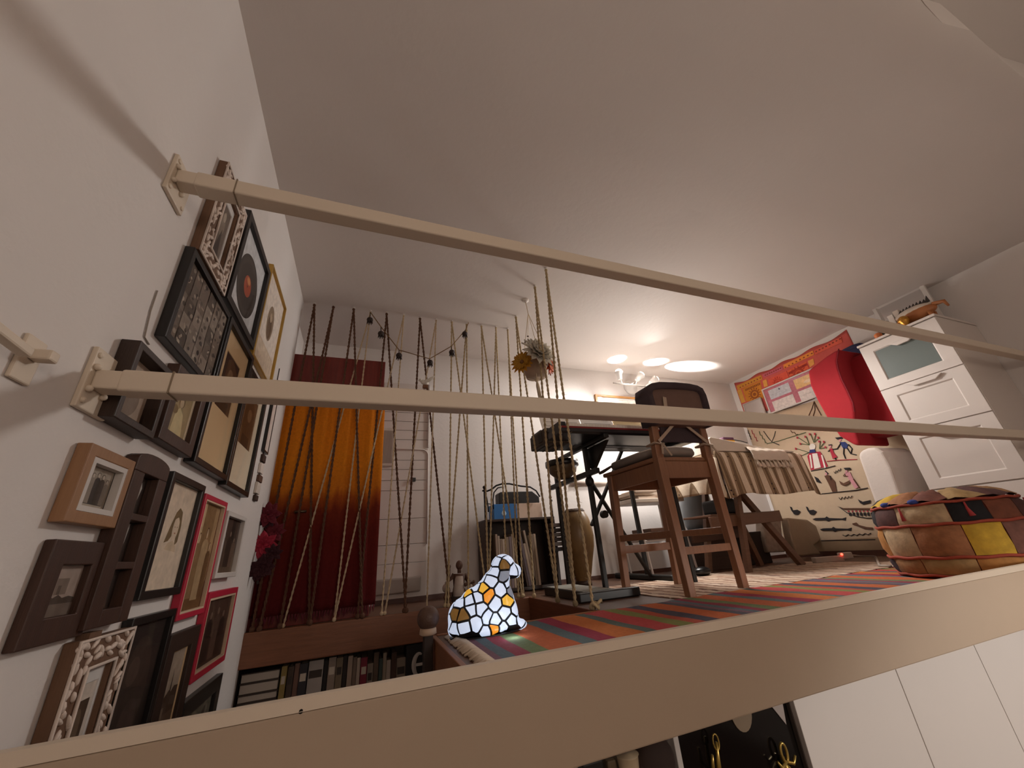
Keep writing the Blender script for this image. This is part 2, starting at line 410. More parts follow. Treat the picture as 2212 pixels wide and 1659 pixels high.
def collage_art():
    r = random.Random(21); out = [('5d5149', rect(0, 0, 1, 1))]; nx, ny = 6, 5
    for i in range(nx):
        for j in range(ny):
            x, y = (i + r.uniform(-.1, .1)) / nx, (j + r.uniform(-.1, .1)) / ny; g = r.choice(['6a5e54', '7b6e63', '584c43', '8a7d71', '4c4139', '736458'])
            w_, h_ = 1.08 / nx, 1.08 / ny; q = [(x, y), (x + w_, y), (x + w_, y + h_), (x, y + h_)]
            out.append((g, [(min(1, max(0, a)), min(1, max(0, b))) for a, b in q]))
            for k in range(4):
                cx, cy = x + r.uniform(.15, .85) * w_, y + r.uniform(.15, .8) * h_; cx, cy = min(.96, max(.04, cx)), min(.96, max(.04, cy))
                out.append((r.choice(['9a8c7d', 'a79989', '463b33', '3c322b', '877a6d', '5f534a']), oval(cx, cy, r.uniform(.012, .03), r.uniform(.015, .04), 8, r.uniform(0, 3))))
    return out
BLACK = mat('black_frame', '171210', .35, 0, .1, 10)
DARKW = wood('dark_frame_wood', '3a2519', '24160e', 2, .5, 8)
BROWNW = wood('brown_frame_wood', '4a2c1c', '301b11', 2, .5, 8)
LIGHTW = wood('light_frame_wood', 'a57c58', '8a6243', 2, .5, 8)
GOLD = mat('gold_frame', 'b58f45', .35, .5, .15, 20)
PINK = mat('pink_red_frame', 'b8203c', .45, 0, .08, 12)
WHITEF = mat('white_frame', 'cfc8c2', .5, 0, .05, 14)
IVORY = mat('ivory_mount', 'dccbb0', .85, 0, .04, 9)
TANM = mat('tan_mount', 'd2b48a', .85, 0, .05, 9)
PALEM = mat('pale_mount', 'd8d4cf', .85, 0, .03, 9)
def lw(name, label, y0, y1, z0, z1, depth, bd, m, art, **k):
    return frame(name, label, (0, y0, z0), VY_, VZ_, VX_, y1 - y0, z1 - z0, depth, bd, m, art, **k)
RELIEF = mat('white_relief', 'd9c8bb', .6, 0, .08, 30, .3)
RBACK = wood('relief_backing', '7b5a42', '5c402d', 2, .7, 9)
def ornate(label, y0, y1, z0, z1, seed, art):
    t = frame('ornate_framed_picture', label, (0, y0, z0), VY_, VZ_, VX_, y1 - y0, z1 - z0, .027, .072, RBACK, art, mount=(.012, .03, .012, .03), mcol=PALEM, sink=.5)
    r = random.Random(seed); b = MB(); w_, h = y1 - y0, z1 - z0
    ring(b, Vector((.001, y0, z0)), VY_, VZ_, VX_, [(0, 0, w_, h, .028), (0, 0, w_, h, .033), (.006, .006, w_ - .006, h - .006, .033), (.006, .006, w_ - .006, h - .006, .028)])
    ring(b, Vector((.001, y0, z0)), VY_, VZ_, VX_, [(.062, .062, w_ - .062, h - .062, .028), (.062, .062, w_ - .062, h - .062, .034), (.068, .068, w_ - .068, h - .068, .034), (.068, .068, w_ - .068, h - .068, .028)])
    per = 2 * (w_ + h); k = int(per / .0125)
    for i in range(k):                               # scrolls and leaves round the border
        s = (i + r.random() * .6) / k * per; q = .034 + r.uniform(-.024, .024)
        if s < w_: y, z, a = s, q, 0
        elif s < w_ + h: y, z, a = w_ - q, s - w_, PI / 2
        elif s < 2 * w_ + h: y, z, a = 2 * w_ + h - s, h - q, 0
        else: y, z, a = q, per - s, PI / 2
        if not (.008 < y < w_ - .008 and .008 < z < h - .008): continue
        M = Matrix.Rotation(a + r.uniform(-1.1, 1.1), 3, 'X')
        b.ball((.029, y0 + y, z0 + z), (.006, r.uniform(.011, .02), r.uniform(.004, .0075)), 8, 6, M)
    b.build('carved_relief', RELIEF, t, smooth=True)
    MB().box((0, y0 + (w_) * .16, z1), (.026, y0 + w_ * .36, z1 + .012)).build('top_crest', RBACK, t)
    return t
ornate('white carved relief frame highest on the left wall, crossed by the handrail', .213, .482, 1.262, 1.70, 3,
       [('6f6156', rect(0, 0, 1, 1)), ('8a7b6d', oval(.45, .6, .3, .22)), ('4a3c33', [(.3, 0), (.62, .55), (.8, 0)]), ('b3a493', oval(.55, .78, .12, .1))])
ornate('white carved relief frame lowest on the left wall, cut off by the front beam', .258, .51, -.27, .131, 5,
       [('c9bdb0', rect(0, 0, 1, 1)), ('4a382a', rect(.12, .12, .88, .82)), ('6a5644', oval(.5, .5, .22, .24))])
lw('framed_picture', 'large black framed collage of crowded old photographs, left of the record frame', .19, .612, .905, 1.25, .028, .024, BLACK,
   collage_art(), glass=True)
lw('framed_record', 'black square frame holding a vinyl record with an orange label', .515, .965, 1.28, 1.772, .03, .034, BLACK,
   [('cfd0d2', rect(0, 0, 1, 1)), ('3f3833', oval(.5, .45, .395, .365, 48)), ('4d4540', oval(.5, .45, .36, .33, 48)), ('443c37', oval(.5, .45, .3, .275, 48)), ('b0543a', oval(.5, .45, .135, .125, 32)), ('c98a5c', oval(.5, .52, .07, .04, 16)), ('3f3833', oval(.5, .45, .014, .012, 10))])
lw('framed_picture', 'thin gold frame with an oval brown portrait, highest next to the red cupboard', .995, 1.452, 1.268, 1.862, .024, .014, GOLD,
   [('e0d3c6', rect(0, 0, 1, 1)), ('d2bfa8', rect(.0, 0, 1, .26)), ('c9b39a', rect(.06, .26, .94, .275)), ('8f7a64', oval(.48, .55, .17, .2, 32)), ('6b5440', oval(.48, .5, .11, .13)), ('b59d84', oval(.48, .62, .055, .055))])
lw('framed_picture', 'tall black frame with a brown arched photograph in a tan mount, under the record', .598, .99, .625, 1.245, .034, .024, BLACK,
   [('5a3a20', rect(0, 0, 1, 1)), ('3d2413', rect(.0, .0, .22, 1)), ('7a5838', oval(.55, .5, .26, .3)), ('8b6a49', oval(.52, .68, .14, .11)), ('33200f', rect(.2, 0, .8, .2)), ('3b1d0c', [(0, .8), (.5, 1.0), (1, .8), (1, 1), (0, 1)])],
   mount=(.07, .235, .08, .09), mcol=TANM)
lw('framed_picture', 'tall black frame with a dark arched picture in a peach mount, beside hanging pictures', .992, 1.385, .61, 1.195, .034, .024, BLACK,
   [('6a4a2c', rect(0, 0, 1, 1)), ('55391f', oval(.5, .5, .4, .45)), ('7f6040', oval(.5, .62, .16, .13)), ('3f2812', rect(.2, 0, .8, .22))], mount=(.06, .2, .06, .07), mcol=IVORY)
lw('shadow_box', 'deep dark brown box frame behind the lower rail, left of the seated woman', .066, .268, .612, .822, .042, .02, DARKW,
   [('b09c8a', rect(0, 0, 1, 1)), ('8a7666', oval(.5, .4, .3, .3)), ('cdbcab', oval(.5, .66, .14, .15))], sink=.2)
lw('framed_picture', 'small brown frame with a sepia photograph of a seated woman, under the photo collage', .31, .566, .63, .875, .034, .04, BROWNW,
   [('9c8a68', rect(0, 0, 1, 1)), ('c8b78d', [(.3, 0), (.36, .5), (.5, .62), (.7, .5), (.85, 0)]), ('6e5a3e', oval(.52, .76, .14, .14)), ('bfa98a', oval(.52, .73, .09, .11)), ('55422c', rect(0, 0, .16, .35)), ('7d6846', oval(.3, .52, .12, .1))], mount=(.008, .008, .008, .008), mcol=IVORY)
lw('framed_picture', 'light wooden frame with white lip around a photo of people in a row', .056, .252, .375, .545, .028, .026, LIGHTW,
   [('938676', rect(0, 0, 1, 1)), ('a89c8c', rect(0, .78, 1, 1)), ('3b312a', rect(.1, .1, .9, .2))] + person_art(.2, .12, .62, 'a39484', '5a4d42', '2f2620', .15) + person_art(.36, .12, .72, 'b8a999', '8d8073', '2f2620', .16) + person_art(.52, .1, .78, 'b8a999', '3a2f28', '261e18', .17) + person_art(.68, .12, .74, 'b8a999', '463a31', '2b221c', .16) + person_art(.84, .12, .64, 'a39484', '77695c', '2f2620', .15) + [('a89c8c', rect(.1, 0, .9, .1))],
   lip=(.012, WHITEF), sink=.35)
lw('framed_picture', 'tall black frame with a drawn portrait of a long-haired girl on cream paper', .492, .79, .195, .57, .027, .024, BLACK,
   [('d6c4ae', rect(0, 0, 1, 1)), ('7a6547', [(.3, .42), (.38, .58), (.46, .72), (.55, .775), (.66, .74), (.72, .6), (.72, .44), (.64, .40), (.62, .5), (.5, .5), (.42, .44)]), ('d9c4ab', oval(.56, .57, .095, .125)), ('7a6547', [(.44, .62), (.5, .72), (.62, .72), (.67, .62), (.58, .68), (.5, .66)]), ('8f7355', oval(.53, .58, .012, .006)), ('8f7355', oval(.6, .58, .012, .006)), ('a8715a', oval(.565, .52, .022, .008)), ('c8b296', [(.42, .42), (.56, .45), (.68, .40), (.72, .34), (.36, .36)])])
lw('framed_picture', 'tall pink-red frame with a brown photograph of people, right of the girl portrait', .812, 1.098, .107, .547, .027, .02, PINK,
   [('a58560', rect(0, 0, 1, 1)), ('8b6b47', rect(.3, .5, .8, 1)), ('c6a983', rect(.0, .55, .3, 1)), ('6e4c2c', rect(0, 0, 1, .24))] + person_art(.28, .1, .6, 'c9ad8b', '8a6a48', '4a3019', .3) + person_art(.6, .08, .68, 'c9ad8b', 'a98c68', '4a3019', .3) + person_art(.84, .1, .52, 'c2a482', '6b4b2c', '4a3019', .22), lip=(.006, mat('cream_lip', 'cbb196', .7)))
lw('framed_picture', 'white frame with a dark brown group photograph beside the dark red flowers', 1.112, 1.44, .232, .515, .034, .022, WHITEF,
   [('4c3a30', rect(0, 0, 1, 1)), ('63503f', rect(0, 0, 1, .35)), ('2e211a', rect(.55, .6, .75, 1))] + person_art(.25, .1, .6, '8d7866', '5c483b', None, .26) + person_art(.55, .1, .66, '8d7866', '3a2b22', None, .26) + person_art(.8, .1, .55, '8d7866', '6b5546', None, .2))
lw('framed_picture', 'wide pink-red frame with a dark photograph, lowest beside the wooden ledge beam', 1.12, 1.565, -.142, .18, .027, .026, PINK,
   [('3e2a22', rect(0, 0, 1, 1)), ('4f382d', rect(0, .4, 1, 1))] + person_art(.3, .05, .75, '7a6152', '2c1c16', None, .2) + person_art(.55, .05, .8, '7a6152', '5b443a', None, .2) + person_art(.78, .05, .72, '7a6152', '36241c', None, .2), lip=(.008, mat('cream_lip', 'cbb196', .7)))
lw('framed_picture', 'big black frame with a nearly black picture under the girl portrait', .498, .798, -.26, .151, .027, .022, BLACK,
   [('2b211c', rect(0, 0, 1, 1)), ('3a2d26', oval(.5, .5, .35, .4)), ('4c3d34', oval(.4, .66, .14, .1)), ('443630', oval(.55, .3, .2, .16))])
lw('framed_picture', 'dark brown frame with a church tower print, left of the wide pink-red frame', .81, 1.098, -.3, .067, .027, .06, DARKW,
   [('a39382', rect(0, 0, 1, 1)), ('4a372a', [(0, 0), (1, 0), (1, .5), (.75, .52), (.6, .46), (.5, .5), (.2, .4), (0, .42)]), ('3c2b20', [(.52, .46), (.56, .78), (.6, .46)]), ('5d4939', rect(0, 0, 1, .2)), ('7a6654', rect(.0, .1, .4, .3))], mount=(.006, .006, .006, .006), mcol=TANM)
lw('framed_picture', 'black frame with a greenish grey print, low down by the stair bookcase', 1.11, 1.585, -.55, -.196, .027, .06, BLACK,
   blotches('6b6659', ['7f7a6b', '575247', '8a8574', '4a463c'], 24, 9, (.06, .16)))
# dark frame with a house print, far left
lw('framed_picture', 'heavy dark brown frame with a faded house print, below the light wooden frame', .072, .277, .142, .342, .02, .05, BROWNW,
   [('a08f84', rect(0, 0, 1, 1)), ('7c6c61', rect(.28, .42, .66, .74)), ('4b3d33', [(0, .2), (0, .34), (.16, .44), (.3, .36), (.45, .42), (.6, .35), (.8, .38), (1, .34), (1, .2)]), ('6f6055', rect(0, 0, 1, .24)), ('5b4c41', rect(.36, .42, .46, .6))], sink=.3)
# three-window frame with a rounded top
def arch_frame():
    y0, y1, z0, z1 = .252, .447, .152, .572
    t = thing('triple_window_picture', 'dark wooden frame with a rounded top and three small photo windows one above the other', 'picture frame', (.001, (y0 + y1) / 2, z0))
    wins = [(.418, .525), (.298, .4), (.19, .28)]
    b = MB(); yl, yr = y0 + .055, y1 - .05
    for lo, hi in ((z0, wins[2][0]), (wins[2][1], wins[1][0]), (wins[1][1], wins[0][0])): b.box((.001, yl, lo), (.032, yr, hi))
    b.box((.001, y0, z0), (.032, yl, .525)); b.box((.001, yr, z0), (.032, y1, .525))
    top = [(.001, y0, .525), (.001, y1, .525)] + [(.001, (y0 + y1) / 2 + math.cos(a) * (y1 - y0) / 2, .56 + .022 * math.sin(a)) for a in [PI * i / 10 for i in range(11)]]
    b.prism([Vector(p) for p in top], (.031, 0, 0)); b.build('moulding', BROWNW, t, bevel=.002)
    arts = [[('2a1d15', rect(0, 0, 1, 1)), ('b9b6ae', [(.25, 0), (.2, .3), (.32, .62), (.42, .92), (.62, .98), (.8, .72), (.7, .4), (.5, .02)]), ('8d8a83', oval(.18, .42, .08, .09))],
            [('2a1d15', rect(0, 0, 1, 1)), ('a9a59d', [(.06, 0), (.16, .5), (.3, .98), (.78, .96), (.72, .5), (.5, 0)]), ('6e6a63', oval(.36, .46, .07, .05)), ('8c8880', [(.2, .1), (.3, .4), (.4, .1)])],
            [('2a1d15', rect(0, 0, 1, 1)), ('6b5646', oval(.5, .78, .16, .13)), ('4b3a2e', [(.2, 0), (.34, .6), (.64, .6), (.78, 0)]), ('57453a', oval(.25, .2, .1, .08))]]
    for (lo, hi), a in zip(wins, arts):
        P = [(c, [(yl + x * (yr - yl), lo + y * (hi - lo)) for x, y in q]) for c, q in a]
        picture('picture', Vector((.004, 0, 0)), VY_, VZ_, VX_, P, t)
        MB().box((.012, yl, lo), (.0135, yr, hi)).build('glass', GLASS, t)
arch_frame()
# narrow hanging things at the end of the picture wall
t = thing('hanging_picture_strip', 'narrow hanging strip of small pale and brown pictures at the end of the picture wall', 'wall decoration', (.01, 1.66, .62))
MB().tube([(.006, 1.64, 1.5), (.006, 1.645, 1.2), (.006, 1.65, .64)], .003, 6).build('cord', mat('dark_cord', '2d1a12', .9), t)
for i, (z0, z1, c) in enumerate(((.93, 1.36, 'd2c2b8'), (.86, .905, '3a2318'), (.79, .85, 'd9cec4'), (.74, .78, '5a3c28'), (.67, .735, 'cfc3b7'), (.63, .662, '402a1c'))):
    MB().box((.001, 1.61 + .008 * (i % 2), z0), (.016, 1.7 - .008 * (i % 3), z1)).build('small_picture', mat('strip_%d' % i, c, .7, 0, .12, 22), t, bevel=.003)
    if i == 0: ring(MB(), Vector((.0, 1.6, z0 - .01)), VY_, VZ_, VX_, [(0, 0, .11, z1 - z0 + .02, 0), (0, 0, .11, z1 - z0 + .02, .018), (.01, .01, .1, z1 - z0 + .01, .018), (.01, .01, .1, z1 - z0 + .01, 0)]).build('strip_border', BLACK, t)
# faint thin wire or pencil line on the plaster, above the box frame
tag(MB().tube([at(340, 628, X=.003), at(325, 672, X=.003), at(312, 728, X=.003), at(322, 744, X=.003)], .0022, 6).build('wall_hanger', mat('plaster_wire', '8f8378', .8)), 'thin pale wire hanger on the plaster above the deep box frame', 'hanger')

# ---------------------------------------------------------------- red cupboard with the dyed curtain, at the end of the picture wall
MAHOG = wood('mahogany', '8a2e22', '5f1c15', 2, .4, 6)
t = thing('corner_cupboard', 'mahogany red cupboard in the far left corner, its top board showing above the curtain', 'cupboard', (.31, 2.4, FZ))
MB().box((LX + .004, 2.11, 1.48), (.70, 2.14, 1.862)).build('top_board', MAHOG, t, bevel=.003)
MB().box((.675, 2.14, FZ), (.70, BY - .004, 1.862)).build('side_panel', MAHOG, t)
MB().box((LX + .004, 2.14, FZ), (LX + .03, BY - .004, 1.862)).build('side_panel', MAHOG, t)
MB().box((LX + .03, 2.14, 1.84), (.675, BY - .004, 1.862)).build('roof_panel', MAHOG, t)
MB().box((LX + .004, 2.13, FZ), (.70, 2.15, 1.48)).build('door', MAHOG, t, bevel=.003)
hp = at(648, 1105, Y=2.06)
h = MB(); h.tube([hp + Vector((-.03, .07, 0)), hp + Vector((-.03, 0, 0)), hp + Vector((.04, -.004, 0))], .009, 8); h.lathe([(.02, 0), (.02, .008)], hp + Vector((-.03, .058, 0)), 14, Matrix.Rotation(PI / 2, 3, 'X'))
h.build('handle', mat('old_brass', '6a5a48', .3, .8), t, smooth=True)
CURT = ramp_mat('dyed_cloth', [(0, '57181a'), (.30, '66201a'), (.40, '762c1c'), (.455, 'a4501e'), (.50, 'd07a22'), (.62, 'e0861f'), (1, 'd87a1c')], 'Z', 1.55, 0, .9, var=.22, wob=.30, bump=.5, bscale=190)
nt = CURT.node_tree
for nd in nt.nodes:                                   # the dye runs down the threads
    if nd.type == 'TEX_NOISE' and abs(nd.inputs['Scale'].default_value - 9) < .1:
        mp = nt.nodes.new('ShaderNodeMapping'); mp.inputs['Scale'].default_value = (3.2, 1, .35)
        tcn = [q for q in nt.nodes if q.type == 'TEX_COORD'][0]
        nt.links.new(tcn.outputs['Object'], mp.inputs['Vector']); nt.links.new(mp.outputs[0], nd.inputs['Vector']); nd.inputs['Scale'].default_value = 4.5
t = thing('curtain', 'long fringed curtain dyed orange above and dark red below, on the corner cupboard', 'curtain', (.32, 2.085, -.02))
def cf(u, v):
    x = LX + .008 + (.79 - .0 * v) * u; z = -.02 + 1.54 * v
    xx = x + (.02 * (1 - v)) * (u)
    y = 2.082 + .012 * math.sin(u * 27 + .6 * math.sin(v * 3)) * (.5 + .5 * (1 - v)) + .006 * math.sin(u * 61 + 2) + .01 * math.sin(v * 5 + u * 3)
    return Vector((xx, y, z))
MB().grid(cf, 110, 40).build('cloth', CURT, t, smooth=True, solid=.003)
b = MB(); r = random.Random(3)
for i in range(46):
    p = cf((i + .5) / 46, 0); L = r.uniform(.035, .06); q = p + Vector((r.uniform(-.012, .012), r.uniform(-.008, .004), -L))
    b.tube([p, (p + q) / 2 + Vector((r.uniform(-.004, .004), 0, 0)), q], [.004, .0055, .001], 5)
b.build('fringe', mat('fringe_thread', '6a2230', .9, 0, .2, 40), t, smooth=True)

# dark red artificial flowers
t = thing('artificial_flowers', 'bunch of dark red artificial poinsettia flowers by the edge of the dyed curtain', 'flowers', at(560, 1250, Y=1.96))
RED1, RED2, RED3 = mat('petal_dark_red', '6b1626', .8, 0, .25, 30), mat('petal_red', 'a01c36', .75, 0, .2, 30), mat('petal_black_red', '3a1019', .85, 0, .2, 30)
r = random.Random(11)
for (px, py, rr, m) in ((572, 1112, .085, RED1), (548, 1178, .09, RED2), (592, 1150, .075, RED1), (545, 1120, .07, RED3), (566, 1225, .08, RED3), (536, 1232, .07, RED3), (590, 1195, .06, RED3)):
    c = at(px, py, Y=1.93 + r.uniform(-.03, .03)); b = MB(); c.x = max(c.x, .035)
    for lay, (k, s, lift) in enumerate(((7, 1.0, .1), (6, .75, .35), (5, .5, .7))):
        for i in range(k):
            a = 2 * PI * (i + lay * .4) / k + r.uniform(-.2, .2); d = Vector((math.cos(a) * .9 + .15, -lift - .2, math.sin(a)))
            b.petal(c, d, (.3, -1, 0), rr * s, rr * s * .55, -.1, 4)
    b.build('flower', m, t, smooth=True, solid=.001)
MB().tube([at(545, 1108, Y=2.0), at(560, 1180, Y=1.99), at(556, 1262, Y=1.97)], .006, 6).build('stem', mat('stem_dark', '2a1d14', .9), t)

# ---------------------------------------------------------------- ropes strung round the stair opening
JUTE = mat('jute', 'b6a07c', .95, 0, .25, 60, .4, 300)
JUTED = mat('dark_jute', '5b3b28', .95, 0, .3, 60, .4, 300)
HOOKM = mat('hook_white', 'd8d0c8', .5)
def strand(b, p, q, r, ph=0.0, hairs=0, rr=None):
    p, q = Vector(p), Vector(q); x, y, d = basis(q - p); L = (q - p).length; n = max(10, int(L / .022))
    for k in (0, 1):
        pts = []
        for i in range(n + 1):
            s = i / n; a = ph + k * PI + 2 * PI * s * L / .075
            pts.append(p.lerp(q, s) + (x * math.cos(a) + y * math.sin(a)) * r * .55)
        b.tube(pts, r * .68, 5)
    if hairs and rr:
        for i in range(hairs):
            s = rr.random(); c = p.lerp(q, s); dd = Vector((rr.uniform(-1, 1), rr.uniform(-1, 1), rr.uniform(-.6, .6))).normalized()
            b.tube([c, c + dd * rr.uniform(.012, .03)], [.0012, .0004], 3)
ORD = ['first', 'second', 'third', 'fourth', 'fifth', 'sixth', 'seventh', 'eighth']
def rope(hook, ends, r, m, label, group, hairs=0, knot=True, seed=1):
    rr = random.Random(seed); b = MB(); hook = Vector(hook)
    for i, e in enumerate(ends):
        strand(b, hook + Vector((0, 0, -.02)), e, r, i * 1.3 + seed, hairs, rr)
        if knot:
            b.ball(Vector(e) + Vector((0, 0, .012)), (r * 2.0, r * 2.0, r * 2.2), 8, 6)
    b.ball(hook + Vector((0, 0, -.02)), r * 1.5, 8, 6)
    o = b.build('rope', m, smooth=True); tag(o, label, 'rope', group)
    MB().lathe([(.012, 0), (.012, -.004), (.005, -.006), (.005, -.022), (.001, -.024)], (hook.x, hook.y, CZ + .0005), 10).build('ceiling_hook', HOOKM, o)
    return o
RY = 2.03
DK, PL, JT = 'dark brown', 'thin pale', 'rough jute'
PALEJ = mat('pale_jute', 'c2ab8c', .95, 0, .2, 60, .4, 300)
seen = {DK: 0, PL: 0, JT: 0}
for k, (x, lean, kind) in enumerate(((.085, .26, DK), (.235, -.16, DK), (.40, .26, DK), (.54, -.34, PL), (.68, .26, DK), (.83, -.34, PL), (.98, .27, DK), (1.13, -.33, PL), (1.28, .24, JT), (1.43, -.22, JT), (1.58, .22, JT), (1.73, -.2, JT), (1.86, -.09, JT))):
    y = RY - .006 * (k % 3); n_ = seen[kind]; seen[kind] += 1
    ends = [(max(x - .05, LX + .06), y, FZ + .004), (max(LX + .06, x + lean), y, FZ + .004)]
    rope((x, y + .006, CZ), ends, {DK: .0085, PL: .0062, JT: .0075}[kind], {DK: JUTED, PL: PALEJ, JT: JUTE}[kind],
         '%s %s rope pair from the picture wall, in the back row' % (ORD[n_], kind), kind + ' ropes', 4 if kind != PL else 0, seed=k + 1)
for k, (y, e1, e2, lab) in enumerate(((1.10, 1.085, 1.29, 'frayed jute rope loop nearest the viewer, tied at the corner of the stair opening'),
                                      (1.33, 1.29, 1.53, 'frayed jute rope loop second from the viewer, passing in front of the keyboard end'),
                                      (1.80, 1.53, 1.93, 'frayed jute rope loop beside the hanging flower pot, farthest of the side row'))):
    rope((1.862, y, CZ), [(1.857, e1, FZ + .006), (1.857, e2, FZ + .006)], .0088, JUTE, lab, 'frayed side ropes', 70, seed=40 + k)
kn = at(1302, 1302, Z=FZ + .03)
b = MB(); b.tube([Vector((1.86, 1.075, FZ + .012)) + Vector((math.cos(a) * .022, math.sin(a) * .022, .014 * math.sin(2 * a) + .012)) for a in [2 * PI * i / 14 for i in range(14)]], .009, 7, closed=True)
b.tube([(1.86, 1.07, FZ + .02), (1.9, 1.06, FZ + .05), (1.92, 1.09, FZ + .03)], [.009, .008, .004], 7)
tag(b.build('rope_knot', JUTE, smooth=True), 'thick rope knot lying on the corner of the stair opening', 'knot')

# garland of dark seed pods
PODM = mat('seed_pod', '2b1a12', .7, 0, .3, 40, .5, 90)
gp = [(800, 674), (823, 706), (862, 756), (928, 775), (975, 748), (1006, 712), (1012, 697)]
P = [at(x, y, Y=2.0) for x, y in gp]
t = thing('seed_pod_garland', 'dark garland cord with six round seed pods sagging between the ceiling ropes', 'garland', P[3])
MB().tube(P, .004, 6).build('cord', mat('garland_cord', '7a5a36', .9), t)
for (x, y), (ax, ay) in zip(((799, 691), (823, 721), (862, 768), (929, 783), (976, 761), (1004, 721)), ((800, 676), (823, 707), (862, 757), (928, 776), (975, 749), (1006, 713))):
    c = at(x, y, Y=2.0); a = at(ax, ay, Y=2.0); b = MB(); b.tube([a, c], .004, 6); b.ball(c, (.027, .027, .026), 12, 8)
    for i in range(7):
        an = 2 * PI * i / 7; q = c + Vector((math.cos(an) * .017, math.sin(an) * .017, -.018)); b.tube([q, q + Vector((math.cos(an) * .008, math.sin(an) * .008, -.022))], [.007, .002], 5)
    b.build('seed_pod', PODM, t, smooth=True)
# small white bird clipped to a rope
c = at(917, 826, Y=1.985); t = thing('bird_ornament', 'small white bird ornament clipped to a rope just above the lower rail', 'ornament', c)
b = MB(); b.ball(c, (.036, .02, .024), 12, 8, Matrix.Rotation(.25, 3, 'Y')); b.ball(c + Vector((-.034, -.004, .016)), .015, 10, 7); b.tube([c + Vector((-.048, -.005, .014)), c + Vector((-.062, -.005, .01))], [.005, .001], 5)
b.build('body', mat('bird_white', 'd9d2c6', .8, 0, .1, 40), t, smooth=True)
b = MB(); b.petal(c + Vector((.02, 0, .006)), (1, 0, .9), (0, -1, 0), .085, .03, .05); b.petal(c + Vector((.0, -.015, .0)), (1, -.2, .3), (0, -1, 0), .06, .035, .05)
b.build('feathers', mat('bird_white', 'd9d2c6', .8), t, smooth=True, solid=.002)
b = MB(); b.box(c + Vector((-.014, -.012, -.055)), c + Vector((.03, .014, -.026))); b.build('clip', mat('clip_brown', '7a5238', .7), t, bevel=.003)

# ---------------------------------------------------------------- hanging flower pot
hk = Vector((1.86, 1.54, CZ)); pc = at(1154, 793, Y=1.54); pc.x = 1.885
ptop = at(1154, 770, Y=1.54).z - .0; pbot = at(1154, 818, Y=1.54).z + .015
t = thing('pot_hanger', 'knotted cord pot hanger with beads and tassel, hung from the ceiling', 'plant hanger', hk + Vector((0, 0, -.9)))
CORD = mat('hanger_cord', 'dccbb0', .9, 0, .1, 60)
MB().lathe([(.03, 0), (.03, -.012), (.012, -.018), (.006, -.03)], hk, 16).build('ceiling_hook', HOOKM, t)
kn = Vector((1.872, 1.54, at(1141, 677, Y=1.54).z))
MB().tube([hk + Vector((0, 0, -.03)), kn], .004, 6).build('cord', CORD, t)
BEAD = mat('bead', '5a3a28', .4)
for i, a in enumerate((.6, 2.2, 3.8, 5.4)):
    e = Vector((pc.x + .11 * math.cos(a), 1.54 + .11 * math.sin(a), ptop)); lo = Vector((pc.x + .075 * math.cos(a + .5), 1.54 + .075 * math.sin(a + .5), pbot)); lo2 = Vector((pc.x + .075 * math.cos(a - .5), 1.54 + .075 * math.sin(a - .5), pbot))
    b = MB(); b.tube([kn, e], .0028, 5); b.tube([e, lo, Vector((pc.x, 1.54, pbot - .03))], .0028, 5); b.tube([e, lo2], .0028, 5); b.build('cord', CORD, t)
    MB().ball(kn.lerp(e, .62), .0085, 8, 6).build('bead', BEAD, t, smooth=True)
b = MB(); r = random.Random(5); tb = Vector((pc.x, 1.54, pbot - .02))
for i in range(26):
    a = r.uniform(0, 6.28); q = r.uniform(.0, .016); b.tube([tb, tb + Vector((math.cos(a) * q, math.sin(a) * q, -.05)), tb + Vector((math.cos(a) * q * 1.1 + .01, math.sin(a) * q, -r.uniform(.15, .2)))], .0022, 4)
b.lathe([(.012, .012), (.016, 0), (.012, -.02)], tb, 10); b.build('tassel', CORD, t, smooth=True)
rr_ = (at(1179, 793, Y=1.54).x - at(1129, 793, Y=1.54).x) / 2
b = MB().lathe([(.001, pbot), (rr_ * .78, pbot), (rr_ * .84, pbot + .03), (rr_ * .86, pbot + .034), (rr_, ptop - .01), (rr_ * 1.03, ptop), (rr_ * .95, ptop), (rr_ * .9, ptop - .03), (.001, ptop - .03)], (pc.x, 1.54, 0), 32)
tag(b.build('flower_pot', mat('clay_pot', 'b09a86', .85, 0, .15, 18, .3, 80), smooth=True), 'pale clay flower pot hanging in a knotted cord hanger', 'flower pot')
def petal_mat(name, col):
    m = mat(name, col, .7, 0, .12, 25); nt = m.node_tree; b_ = nt.nodes['Principled BSDF']; tr = nt.nodes.new('ShaderNodeBsdfTranslucent'); tr.inputs[0].default_value = lin(col) + (1,)
    x = nt.nodes.new('ShaderNodeMixShader'); x.inputs[0].default_value = .5; nt.links.new(b_.outputs[0], x.inputs[1]); nt.links.new(tr.outputs[0], x.inputs[2]); nt.links.new(x.outputs[0], nt.nodes['Material Output'].inputs[0]); return m
def big_flower(name, label, c, d, R_, k, col, core, L=3):
    d = Vector(d).normalized(); x, y, _ = basis(d); t = thing(name, label, 'flower', c, 'artificial flowers in the hanging pot'); r = random.Random(int(R_ * 1000)); b = MB()
    for lay in range(L):
        for i in range(k):
            a = 2 * PI * (i + lay * .5) / k + r.uniform(-.08, .08); q = x * math.cos(a) + y * math.sin(a)
            b.petal(c, q + d * (.12 + lay * .35), d, R_ * (1 - .18 * lay), R_ * .36, -.08, 4)
    b.build('petals', petal_mat('petal_' + label[:6], col), t, smooth=True, solid=.0012)
    MB().ball(c + d * .012, R_ * .16, 10, 7).build('flower_center', mat('core_' + label[:6], core, .8), t, smooth=True)
    MB().tube([c, Vector((pc.x, 1.54, ptop - .03))], .004, 5).build('stem', mat('stem_green', '4a5a32', .8), t)
